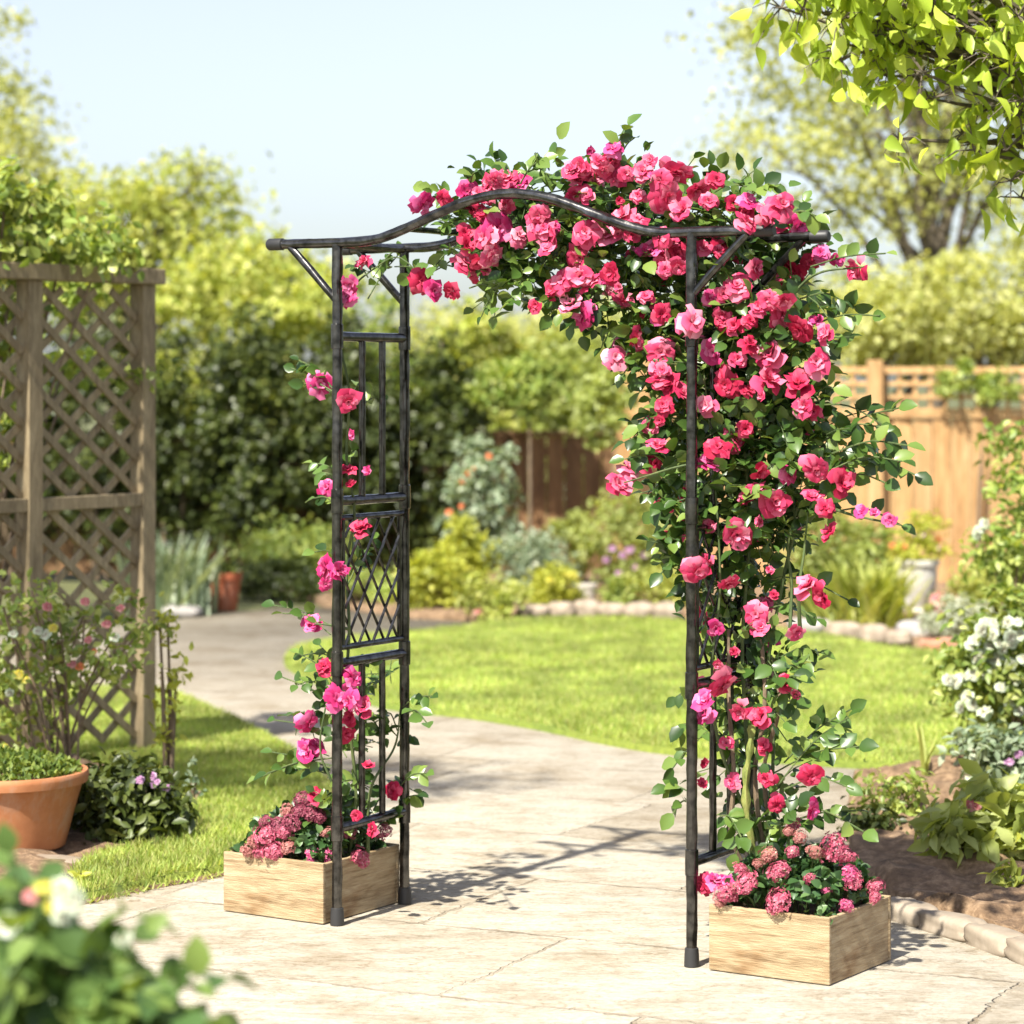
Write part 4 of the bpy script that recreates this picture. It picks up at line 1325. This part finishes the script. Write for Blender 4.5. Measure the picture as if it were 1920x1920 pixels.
b0 = tp(.9, 0, -.12)
for e in list(cs1[::14]) + list(cs2[::9]):
    e = Vector(e)
    mb.tube(spline([b0, Vector((b0.x * .6 + e.x * .4, b0.y * .6 + e.y * .4, e.z * .55)), e], 10), .006, 5, .3)
mb.build('stem', M['drystem'], vine)

# ------------------------------------------------------------------ terracotta pots, urn
def pot(name, label, ctr, R1, R0, h, mat, band=.16, seg=48, cat='plant pot', soil=True):
    t = thing(name, label, cat, ctr)
    mb = MB()
    wl = R1 * .07
    b_ = h * band
    mb.lathe(ctr, [(0, 0), (R0 * .96, 0), (R0, .006), (R0 + (R1 * .93 - R0) * .55, h * .5), (R1 * .925, h - b_ * 1.05), (R1 * .93, h - b_), (R1 * .985, h - b_ * .92), (R1, h - b_ * .4), (R1 * 1.0, h - .008), (R1 * .985, h), (R1 - wl, h), (R1 - wl * 1.1, h - .01), (R1 * .86, h * .8)], seg)
    mb.build('body', M[mat], t)
    s = MB()
    s.lathe(ctr, [(0, h * .9), (R1 * .45, h * .905), (R1 * .88, h * .86)], 32)
    s.build('potting_soil', M['soil'], t)
    return t
pc = Vector(((10 - CX) / F * 9.42, 9.42, .035))
pot('terracotta_pot', 'large terracotta pot cut by the left edge of the photo, in front of the trellis', pc, .285, .205, .262, 'terracotta')
r = np.random.RandomState(311)
pp = thing('potted_plant', 'low mossy green plant filling the large terracotta pot', 'potted plant', pc + Vector((0, 0, .24)))
n = 2600
a_, q_ = r.uniform(0, 6.28, n), np.sqrt(r.uniform(0, 1, n)) * .255
pos = np.stack([pc.x + q_ * np.cos(a_), pc.y + q_ * np.sin(a_), pc.z + .24 + .075 * (1 - (q_ / .3) ** 2) * r.uniform(.4, 1.15, n)], 1)
leaves('foliage', pos, rdir(n, .7, r), rdir(n, .3, r), r.uniform(.014, .034, n), T_OVAL, M['moss'], pp)

pc2 = G(415, 1147) + Vector((0, .12, .0))
pot('terracotta_pot', 'small reddish terracotta pot standing in shade at the far end of the path', pc2, .135, .10, .27, 'terracotta_red', .2, 32)
r = np.random.RandomState(312)
pp = thing('potted_plant', 'small dark green plant in the distant reddish terracotta pot', 'potted plant', pc2 + Vector((0, 0, .24)))
n = 240
pos = np.stack([pc2.x + r.normal(size=n) * .05, pc2.y + r.normal(size=n) * .05, pc2.z + .26 + r.uniform(0, .07, n)], 1)
leaves('foliage', pos, rdir(n, .6, r), rdir(n, .3, r), r.uniform(.03, .06, n), T_FAR, M['leaf_shade'], pp)

uc = G(1724, 1160) + Vector((0, .1, 0))
t = thing('garden_urn', 'pale stone urn planter with wide lip before the wooden fence', 'urn', uc)
mb = MB()
k = uc.y / F
mb.lathe(uc, [(0, 0), (26 * k, 0), (27 * k, 8 * k), (20 * k, 18 * k), (22 * k, 26 * k), (33 * k, 46 * k), (37 * k, 76 * k), (37 * k, 96 * k), (42 * k, 99 * k), (42 * k, 108 * k), (36 * k, 109 * k), (34 * k, 96 * k)], 36)
mb.build('bowl', M['urn'], t)
mb = MB(); mb.lathe(uc, [(0, 99 * k), (35 * k, 97 * k)], 24)
mb.build('potting_soil', M['soil'], t)
r = np.random.RandomState(313)
pp = thing('potted_plant', 'yellow-green plant spreading over the rim of the pale urn', 'potted plant', uc + Vector((0, 0, 96 * k)))
cs = crown('foliage', [(uc + Vector((0, 0, 130 * k)), (58 * k, 50 * k, 28 * k)), (uc + Vector((.05, 0, 165 * k)), (40 * k, 40 * k, 28 * k))], 40, 16, .035, .05, M['leaf_yellow'], pp, r)
for i in range(9):
    flower(pp, Vector(cs[i * 4]) + Vector((0, -.03, .02)), .022, ('orange_petal', 'yellow_petal', 'mauve_petal')[i % 3], r)

for (x, y, wd, h, mat, lab) in [(1101, 1144, 40, 34, 'whitepot', 'small white flower pot in the far bed by the stone edging'), (1187, 1148, 30, 20, 'terracotta', 'tiny terracotta pot half hidden in the far bed')]:
    c_ = G(x, y) + Vector((0, .1, .05)); k = c_.y / F
    pot('plant_pot', lab, c_, wd / 2 * k, wd / 2 * .78 * k, h * k, mat, .22, 28)

# ------------------------------------------------------------------ fences
def board_fence(label, px0, px1, d, ztop, mat, name='board_fence', lattice=None, posts=(), seed=1, bw=.15):
    r = np.random.RandomState(seed)
    X0, X1 = (px0 - CX) / F * d, (px1 - CX) / F * d
    t = thing(name, label, 'fence', ((X0 + X1) / 2, d, 0))
    mb = MB()
    x = X0
    while x < X1:
        w_ = bw * r.uniform(.92, 1.06)
        tilt = r.uniform(.006, .012)
        mb.box((x + w_ / 2, d + r.uniform(-.004, .004), ztop / 2 + .02), Vector((w_ / 2 - .004, tilt, 0)), Vector((-tilt * .1, .009, 0)), Z3 * (ztop / 2 - .02 + r.uniform(-.003, .003)))
        x += w_
    mb.build('board_panel', mat, t, False, .002)
    for z in (.3, ztop - .12):
        mb = MB(); mb.box(((X0 + X1) / 2, d + .045, z), Vector(((X1 - X0) / 2, 0, 0)), Vector((0, .02, 0)), Z3 * .04)
        mb.build('rail', mat, t, False)
    mb = MB(); mb.box(((X0 + X1) / 2, d - .002, ztop + .024), Vector(((X1 - X0) / 2, 0, 0)), Vector((0, .032, 0)), Z3 * .020)
    mb.build('capping', mat, t, False, .004)
    zt = ztop
    if lattice:
        zt = lattice
        mb = MB()
        zl = ztop + .045
        for k in range(4):
            z = zl + .02 + (zt - zl - .05) * k / 3
            mb.box(((X0 + X1) / 2, d - .012, z), Vector(((X1 - X0) / 2, 0, 0)), Vector((0, .008, 0)), Z3 * (.016 if k < 3 else .026))
        x = X0 + .06
        while x < X1:
            mb.box((x, d + .006, (zl + zt) / 2), Vector((.014, 0, 0)), Vector((0, .008, 0)), Z3 * ((zt - zl) / 2))
            x += .122
        mb.build('lattice_top', mat, t, False)
    for px in posts:
        x = (px - CX) / F * d
        mb = MB()
        mb.box((x, d - .075, (zt + .05) / 2), Vector((.058, 0, 0)), Vector((0, .05, 0)), Z3 * ((zt + .05) / 2))
        mb.build('post', mat, t, False, .006)
    return t
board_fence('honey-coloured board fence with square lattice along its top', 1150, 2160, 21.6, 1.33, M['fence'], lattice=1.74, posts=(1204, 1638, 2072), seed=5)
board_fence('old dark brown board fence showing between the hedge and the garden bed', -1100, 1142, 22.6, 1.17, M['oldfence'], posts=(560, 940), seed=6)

# ------------------------------------------------------------------ hedge, shrubs and plants
HG = 'dark hedge shrubs before the old fence'
hs = [
 ('dark evergreen hedge shrub behind the trellis edge, starred with white blossoms', 345, 1085, 270, 620, 5200, 1),
 ('dark evergreen hedge shrub behind the distant terracotta pot', 500, 1090, 260, 590, 5200, 2),
 ('dark evergreen hedge shrub seen through the bare leg of the arch', 660, 1092, 240, 610, 4800, 3),
 ('dark evergreen hedge shrub just past the bare leg, above the lime shrubs', 810, 1088, 220, 640, 4600, 4),
 ('dark evergreen hedge shrub seen through the slats of the trellis', 190, 1085, 250, 600, 4600, 6),
 ('dark evergreen hedge shrub at the left edge of the photo', 10, 1085, 260, 580, 4600, 7),
 ('dark evergreen hedge shrub just outside the left edge of the photo', -230, 1085, 260, 590, 3600, 8),
 ('dark evergreen hedge shrub farther outside the left edge of the photo', -470, 1085, 260, 600, 3600, 9),
 ('last dark evergreen hedge shrub beyond the left edge of the photo', -720, 1085, 270, 590, 3600, 10),
 ('lower dark evergreen shrub overhanging the old brown fence', 895, 1080, 120, 700, 2600, 5)]
hroot = []
for lab, px, py, wd, tp_, n, s_ in hs:
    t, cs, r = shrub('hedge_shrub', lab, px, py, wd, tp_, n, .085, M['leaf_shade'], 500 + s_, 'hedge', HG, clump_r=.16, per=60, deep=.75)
    hroot.append(t)
    if s_ == 1:
        for (x, y) in [(405, 690), (412, 728), (436, 750), (442, 762), (375, 790), (342, 800), (330, 620)]:
            flower(t, P(x, y, 20.4), .012 + .012 * r.uniform(), 'white_petal', r)
LG = 'sunlit light green shrubs above the hedge'
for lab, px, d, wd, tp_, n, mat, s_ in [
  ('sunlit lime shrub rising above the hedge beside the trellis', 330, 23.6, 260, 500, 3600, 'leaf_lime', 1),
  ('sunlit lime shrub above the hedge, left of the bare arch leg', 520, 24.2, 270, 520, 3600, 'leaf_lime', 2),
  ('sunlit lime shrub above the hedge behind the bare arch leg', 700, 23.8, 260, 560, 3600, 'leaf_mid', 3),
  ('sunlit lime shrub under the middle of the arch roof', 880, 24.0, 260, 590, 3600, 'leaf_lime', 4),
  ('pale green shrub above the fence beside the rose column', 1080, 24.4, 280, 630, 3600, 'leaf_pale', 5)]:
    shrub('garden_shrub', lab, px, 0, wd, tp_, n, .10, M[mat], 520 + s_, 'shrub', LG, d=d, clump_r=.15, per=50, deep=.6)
# climbers over the old fence
shrub('climbing_shrub', 'olive climber draped over the top of the old brown fence', 985, 0, 200, 690, 2000, .075, M['leaf_mid'], 540, 'shrub', d=22.1, ext=(775, 665), clump_r=.14, deep=.35, stems=1)
shrub('climbing_shrub', 'pale climber covering the fence end beside the rose column', 1130, 0, 120, 690, 900, .075, M['leaf_pale'], 541, 'shrub', d=21.1, ext=(840, 690), clump_r=.14, deep=.35, stems=1)
shrub('climbing_shrub', 'orange-tinged climber along the lattice top of the honey-coloured fence', 1850, 0, 200, 670, 700, .07, M['leaf_mid'], 542, 'shrub', d=21.5, ext=(760, 672), clump_r=.10, deep=.2, stems=1)

def bed(name, label, px, py, wd, tp_, n, ls, mat, seed, flowers=(), kind='white_petal', rad=.03, T=T_FAR, group=None, **kw):
    t, cs, r = shrub(name, label, px, py, wd, tp_, n, ls, M[mat], seed, group=group, T=T, **kw)
    d = t.location.y
    for (x, y) in flowers:
        flower(t, P(x + r.uniform(-6, 6), y + r.uniform(-6, 6), d - wd / 2 * d / F * r.uniform(.5, .8)), rad * r.uniform(.8, 1.2), kind, r)
    return t
FB = 'mixed plants of the far bed'
bed('garden_shrub', 'yellow-green mound at the path end of the far bed', 815, 1150, 130, 1030, 1400, .06, 'leaf_yellow', 601, group=FB)
bed('garden_shrub', 'bright golden shrub under the tall red-flowered bush', 868, 1128, 120, 970, 1500, .07, 'leaf_yellow', 602, group=FB)
bed('rose_bush', 'tall bush with a few coral red blooms before the dark hedge', 905, 1115, 130, 830, 1500, .075, 'leaf_blue', 603, [(880, 888), (893, 872), (872, 905), (838, 955), (846, 968), (868, 948), (915, 860)], 'orange_petal', .026, group=FB, lowfill=1.2)
bed('garden_shrub', 'grey-green shrub with tiny white flowers in the far bed', 985, 1132, 150, 1000, 1600, .055, 'leaf_blue', 604, [(1010, 1062), (1025, 1068), (1000, 1070), (990, 1050), (1035, 1075)], 'white_petal', .022, group=FB)
bed('garden_shrub', 'low lime plant at the lawn edge where the stone edging begins', 935, 1166, 120, 1078, 1100, .055, 'leaf_lime', 605, [(895, 1150), (905, 1155)], 'soft_pink', .02, group=FB)
bed('garden_shrub', 'tall olive shrub in front of the old brown fence', 1065, 1105, 95, 965, 800, .06, 'leaf_pale', 606, group=FB, lowfill=.6)
bed('garden_shrub', 'yellow-flowered mound left of the small white pot', 1050, 1150, 110, 1065, 1100, .05, 'leaf_yellow', 607, [(1030, 1085), (1042, 1090), (1080, 1080), (1060, 1076)], 'yellow_petal', .03, group=FB)
bed('garden_shrub', 'large pale shrub with mauve blossoms behind the small white pot', 1190, 1128, 190, 930, 2400, .06, 'leaf_pale', 608, [(1150, 1030), (1165, 1045), (1180, 1035), (1140, 1050), (1195, 1060), (1160, 1070), (1205, 1040)], 'mauve_petal', .03, group=FB, lowfill=.5)
bed('garden_shrub', 'small green bush right of the small white pot', 1160, 1150, 80, 1085, 700, .05, 'leaf_mid', 609, group=FB)
bed('garden_shrub', 'lime bush beside the rose-covered leg in the far bed', 1250, 1150, 120, 1060, 1200, .055, 'leaf_lime', 610, group=FB)
bed('garden_shrub', 'mixed pale shrub between rose column and grass tuft', 1540, 1170, 150, 965, 2200, .06, 'leaf_pale', 611, group=FB, lowfill=.6)
bed('garden_shrub', 'green spiky-leaved shrub behind the big grass tuft', 1630, 1140, 130, 985, 1500, .075, 'leaf_mid', 612, group=FB)
straps('grass_tuft', 'big lime tuft of arching grass at the far lawn edge', 1622, 1186, 140, 380, M['leaf_lime'], 613, .24, 'grass plant', rad=.10)
straps('grass_tuft', 'slender green grass clump between rose column and lime tuft', 1560, 1176, 120, 180, M['leaf_mid'], 614, .25, 'grass plant', rad=.08)
bed('silver_plant', 'rounded silvery mound beside the big pale rock', 1795, 1214, 120, 1120, 1500, .045, 'leaf_silver', 615, group=FB)
bed('flowering_plant', 'low plant with pink flowers between the urn and the silvery mound', 1778, 1168, 90, 1105, 600, .045, 'leaf_mid', 617, [(1762, 1135), (1770, 1142), (1792, 1118), (1800, 1125), (1755, 1128), (1785, 1128)], 'soft_pink', .045)
bed('garden_shrub', 'broad lime-leaved shrub in front of the fence at the right edge', 1880, 1175, 170, 1040, 1400, .085, 'leaf_lime', 618, group=FB)
# side bed
bed('rose_bush', 'tall loose bush at the right edge before the fence', 1900, 1360, 150, 850, 1100, .06, 'leaf_mid', 620, [(1835, 990), (1830, 1000), (1850, 985)], 'white_petal', .03, lowfill=1.6, clump_r=.3, per=22, T=T_OVAL)
wf = bed('flowering_shrub', 'white-flowered shrub at the right edge of the lawn', 1895, 1465, 230, 1135, 2600, .05, 'leaf_mid', 621,
    [(1850, 1170), (1862, 1162), (1840, 1180), (1872, 1178), (1885, 1168), (1905, 1165), (1830, 1195), (1856, 1196), (1875, 1205), (1910, 1185), (1818, 1215), (1880, 1222), (1900, 1210), (1842, 1260), (1862, 1262), (1785, 1272), (1795, 1280), (1805, 1268), (1815, 1312), (1825, 1318), (1900, 1315), (1888, 1322), (1910, 1330), (1870, 1240), (1890, 1250), (1915, 1240), (1835, 1230), (1850, 1215), (1905, 1270), (1875, 1290), (1845, 1330), (1893, 1190), (1866, 1186), (1822, 1262), (1800, 1330)], 'white_petal', .027, lowfill=.8, T=T_OVAL)
bed('feathery_plant', 'feathery grey-green plant under the white-flowered shrub', 1880, 1520, 190, 1360, 1800, .045, 'leaf_blue', 622, [(1905, 1415), (1895, 1425)], 'mauve_petal', .02, T=T_OVAL)
bed('leafy_plant', 'broad-leaved light green plant sprawling on the bare soil', 1870, 1625, 220, 1480, 620, .10, 'leaf_pale', 623, [(1815, 1512), (1825, 1508)], 'soft_pink', .02, T=T_OVAL, clump_r=.3, per=16)
bed('leafy_plant', 'small pale-leaved plant closest to the kerb stones', 1795, 1640, 90, 1520, 160, .085, 'leaf_pale', 624, T=T_OVAL, clump_r=.3, per=12)
bed('leafy_plant', 'small low seedling on the bare soil at the right edge', 1885, 1690, 60, 1620, 60, .06, 'leaf_lime', 625, T=T_OVAL, per=10)
bed('weed_patch', 'thin brownish weeds at the path corner of the soil bed', 1680, 1545, 130, 1450, 500, .035, 'leaf_mid', 626, T=T_OVAL, clump_r=.3, per=14)
bed('weed_patch', 'dark low weeds in the shaded soil behind the planter box', 1640, 1575, 110, 1520, 500, .04, 'leaf_shade', 627, T=T_OVAL, clump_r=.3, per=14)
straps('tall_weed', 'single tall upright weed in front of the lawn', 1733, 1480, 130, 5, M['leaf_lime'], 628, .08, 'weed', rad=.006)

# left side
straps('grass_tuft', 'blue-green spiky plant beside the distant terracotta pot', 318, 1152, 150, 260, M['leaf_blue'], 631, .17, 'grass plant', rad=.1)
bed('ground_cover', 'low dark shrub between the distant pot and the arch leg', 540, 1118, 240, 1060, 1600, .06, 'leaf_shade', 632)
bed('ground_cover', 'mid green bush under the hedge behind the arch leg', 560, 1100, 220, 980, 2200, .06, 'leaf_mid', 633)
bed('ground_cover', 'low green planting behind the lower lattice of the bare arch leg', 700, 1135, 150, 1075, 900, .05, 'leaf_mid', 634)
r = np.random.RandomState(641)
t = thing('rose_bush', 'loose flowering bush in front of the trellis with white, yellow and pink blooms', 'rose bush', G(110, 1510))
d = t.location.y
k = d / F
cs = crown('foliage', [(P(55, 1240, d), (105 * k, .2, 150 * k)), (P(185, 1200, d), (110 * k, .2, 95 * k)), (P(250, 1150, d + .1), (55 * k, .12, 60 * k)), (P(60, 1120, d), (70 * k, .15, 80 * k))], 95, 13, .045, .042, M['leaf_mid'], t, r, T_OVAL)
mb = MB()
for e in cs[::4]:
    e = Vector(e); b0 = t.location + Vector((r.normal() * .05, r.normal() * .05, 0))
    mb.tube(spline([b0, b0.lerp(e, .5) + Vector((0, 0, .1)), e], 8), .0045, 5, .3)
mb.build('stem', M['drystem'], t)
for (x, y, kk, rr) in [(85, 1190, 'white_petal', .030), (72, 1183, 'white_petal', .022), (100, 1178, 'yellow_petal', .022), (35, 1265, 'yellow_petal', .026), (25, 1188, 'white_petal', .022), (90, 1138, 'soft_pink', .024), (200, 1170, 'soft_pink', .024), (160, 1128, 'soft_pink', .022), (225, 1140, 'soft_pink', .022), (215, 1195, 'white_petal', .024), (150, 1250, 'orange_petal', .022), (135, 1245, 'soft_pink', .022), (175, 1222, 'orange_petal', .018), (18, 1300, 'white_petal', .02), (8, 1400, 'yellow_petal', .018), (165, 1200, 'soft_pink', .02), (48, 1275, 'yellow_petal', .02)]:
    flower(t, P(x, y, d - .16), rr * .78, kk, r)
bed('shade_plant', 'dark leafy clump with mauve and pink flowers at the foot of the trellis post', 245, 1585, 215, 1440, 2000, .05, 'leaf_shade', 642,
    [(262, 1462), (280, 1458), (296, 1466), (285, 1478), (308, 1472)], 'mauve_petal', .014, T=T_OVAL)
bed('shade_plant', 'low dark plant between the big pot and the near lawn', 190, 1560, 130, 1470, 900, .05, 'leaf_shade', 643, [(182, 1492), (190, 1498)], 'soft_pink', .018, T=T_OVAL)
bed('climbing_plant', 'thin pale climbing stem with sparse leaves beside the trellis post', 318, 1500, 60, 1110, 230, .036, 'leaf_yellow', 644, lowfill=.3, T=T_OVAL, clump_r=.35, per=9, stems=4)
bed('climbing_plant', 'short wispy stem standing on the near lawn edge', 362, 1520, 34, 1400, 60, .03, 'leaf_blue', 645, T=T_OVAL, per=8, stems=3)
bed('leafy_weed', 'little yellowing weed at the path corner beside the big pot', 148, 1670, 40, 1630, 60, .035, 'leaf_yellow', 646, T=T_OVAL, per=10)

# blurred bush in the foreground
r = np.random.RandomState(651)
d = 4.0
k = d / F
t = thing('foreground_bush', 'leafy bush close to the camera with pale yellow blossoms', 'bush', ((60 - CX) * k, d, 0))
cs = crown('foliage', [(P(70, 1850, d), (170 * k, .16, 140 * k)), (P(230, 1895, d), (150 * k, .14, 85 * k)), (P(20, 1750, d + .1), (90 * k, .14, 80 * k)), (P(60, 2080, d), (230 * k, .2, 150 * k))], 74, 16, .035, .06, M['leaf_fore'], t, r, T_ROUND)
ent, st = [], []
for (x0, y0, x1, y1, n) in [(150, 1880, 275, 1745, 6), (200, 1880, 360, 1850, 5), (290, 1900, 445, 1838, 4), (60, 1800, 20, 1600, 5), (250, 1880, 400, 1910, 5), (60, 1780, 85, 1650, 4), (120, 1850, 215, 1790, 3)]:
    shoot(ent, st, P(x0, y0, d), P(x1, y1, d - .02), r, n, .052, .01)
leaf_part(t, ent, M['leaf_fore'], name='shoot_leaves')
mb = MB()
for s_ in st: mb.tube(s_[0], .002, 5)
for e in cs[::5]:
    e = Vector(e); b0 = t.location + Vector((r.normal() * .04, r.normal() * .04, 0))
    mb.tube(spline([b0, b0.lerp(e, .5) + Vector((0, 0, .06)), e], 8), .004, 5, .3)
mb.build('stem', M['stem'], t)
for (x, y, kk, rr) in [(85, 1665, 'yellow_petal', .013), (112, 1672, 'white_petal', .02), (130, 1690, 'white_petal', .022), (60, 1680, 'soft_pink', .012), (100, 1700, 'yellow_petal', .012), (10, 1735, 'white_petal', .02), (230, 1760, 'white_petal', .012), (120, 1715, 'white_petal', .016)]:
    flower(t, P(x, y, d - .05), rr, kk, r)

# ------------------------------------------------------------------ trees
def crown_tree(*a, **k): return tree(*a, **k)
TG = 'trees beyond the garden'
tree('broadleaf_tree', 'tall pale tree at the left edge of the sky', ((-40 - CX) / F * 28, 28, 0), 28, [(10, 280, 90, 130), (-60, 150, 130, 160), (90, 370, 120, 80), (-20, 480, 150, 110)], 90, 45, .22, .11, M['leaf_tree'], 701, .12, 12, group=TG)
tree('broadleaf_tree', 'olive-green tree rising right behind the trellis top', ((230 - CX) / F * 26, 26, 0), 26, [(230, 420, 150, 110), (350, 380, 90, 90), (430, 460, 90, 70), (180, 520, 180, 90)], 110, 45, .18, .10, M['leaf_lime'], 702, .11, 12, group=TG)
tree('broadleaf_tree', 'small olive tree just left of the arch beam end', ((500 - CX) / F * 25, 25, 0), 25, [(500, 510, 90, 70), (590, 570, 110, 70), (420, 540, 110, 80)], 75, 42, .16, .10, M['leaf_lime'], 703, .09, 10, group=TG)
tree('broadleaf_tree', 'hazy pale tree under the arch, furthest off', ((960 - CX) / F * 34, 34, 0), 34, [(830, 640, 120, 60), (960, 650, 140, 60), (1110, 640, 140, 70)], 90, 40, .24, .13, M['leaf_tree'], 704, .12, 10, group=TG)
tree('broadleaf_tree', 'large airy tree with dark forked branches at upper right', ((1765 - CX) / F * 25.5, 25.5, 0), 25.5, [(1480, 250, 170, 120), (1650, 180, 200, 130), (1500, 80, 150, 90), (1850, 250, 180, 150), (1600, 390, 170, 60), (1850, 60, 180, 120), (1390, 330, 80, 60), (1380, 60, 80, 60), (1700, 330, 200, 80), (1800, -80, 300, 120), (1880, 400, 120, 60)], 300, 30, .17, .095, M['leaf_tree'], 705, .085, 30, group=TG)
tree('broadleaf_tree', 'bushy yellow-green tree behind the fence post', ((1640 - CX) / F * 24, 24, 0), 24, [(1650, 600, 110, 90), (1590, 640, 90, 60), (1720, 640, 110, 60)], 70, 38, .15, .09, M['leaf_tree'], 706, .09, 8, group=TG)
tree('broadleaf_tree', 'dense bushy tree behind the fence at the right edge', ((1850 - CX) / F * 24.5, 24.5, 0), 24.5, [(1840, 560, 120, 110), (1930, 600, 110, 110), (1800, 640, 120, 60), (1960, 450, 80, 100)], 100, 40, .16, .09, M['leaf_tree'], 707, .09, 8, group=TG)
tree('broadleaf_tree', 'pale tree mostly hidden behind the rose column', ((1420 - CX) / F * 27, 27, 0), 27, [(1450, 620, 160, 100), (1560, 560, 80, 90), (1280, 660, 150, 60)], 90, 42, .2, .11, M['leaf_pale'], 708, .1, 8, group=TG)

# overhanging branches of a nearer tree whose trunk stands right of the picture
r = np.random.RandomState(721)
tb = Vector((2.75, 9.6, 0))
t = thing('overhanging_tree', 'near tree whose bright green branches hang into the upper right corner', 'tree', tb)
d = 9.0
k = d / F
ells = [(P(1760, 40, d), (200 * k, .30, 80 * k)), (P(1880, 170, d), (100 * k, .28, 110 * k)), (P(1620, 40, d), (110 * k, .25, 50 * k)), (P(1880, 310, d), (50 * k, .15, 40 * k)), (P(1760, -60, d), (320 * k, .4, 80 * k)), (P(1680, 255, d), (56 * k, .12, 36 * k)), (P(2050, 100, d), (150 * k, .4, 250 * k)), (P(1790, 220, d), (90 * k, .2, 70 * k)), (P(1720, 130, d), (110 * k, .2, 60 * k)), (P(1540, 15, d), (60 * k, .15, 30 * k)), (P(1910, 390, d), (30 * k, .1, 50 * k)), (P(1490, 8, d), (60 * k, .14, 26 * k)), (P(1585, 85, d), (55 * k, .14, 32 * k))]
cs, pts, out = clumps(ells, 172, 9, .075, r)
n = len(pts)
ax = rdir(n, -1.1, r)
nrm = rdir(n, .2, r); nrm -= ax * (ax * nrm).sum(1, keepdims=True)
leaves('crown', pts, ax, nrm, r.uniform(.05, .115, n), tmpl([(0.12, 0.13), (0.32, 0.25), (0.58, 0.24), (0.82, 0.12)], 0.55, 0.34), M['leaf_over'], t)
mb = MB()
trk = spline([tb, tb + Vector((-.05, .05, 1.2)), tb + Vector((-.15, 0, 2.4)), tb + Vector((-.2, -.1, 4.2))], 16)
mb.tube(trk, [.14 - .10 * i / 16 for i in range(17)], 10, .25)
for i, e in enumerate(cs):
    if i % 2 == 0:
        e = Vector(e)
        s = trk[min(15, 8 + i % 5)]
        mb.tube(spline([s, s.lerp(e, .55) + Vector((0, 0, .16)), e], 10), [.022 * (1 - .9 * j / 10) + .002 for j in range(11)], 6, .2)
_ci = np.argmin(((pts[:, None, :] - cs[None]) ** 2).sum(2), axis=1)
for p_, k_ in zip(pts, _ci):
    a_ = Vector(cs[k_]); b_ = Vector(p_)
    mb.tube([a_, a_.lerp(b_, .5) + Vector((0, 0, .02)), b_], [.0035, .0022, .0012], 4, cap=False)
mb.build('trunk', M['bark'], t)

# trees whose crowns stand left of the picture and throw dappled shade into it
tree('shade_tree', 'tree past the left edge whose crown throws dappled shade on the near lawn and trellis', (-3.5, 7.6, 0), 7.9, [(-900, -1500, 520, 300), (-1250, -1300, 420, 300)], 80, 26, .16, .09, M['leaf_mid'], 731, .09, 12)
tree('shade_tree', 'tree past the left edge whose crown shades the far end of the path', (-4.6, 16.4, 0), 16.8, [(-300, -600, 330, 200), (-560, -500, 260, 220)], 70, 30, .26, .11, M['leaf_mid'], 732, .12, 12)
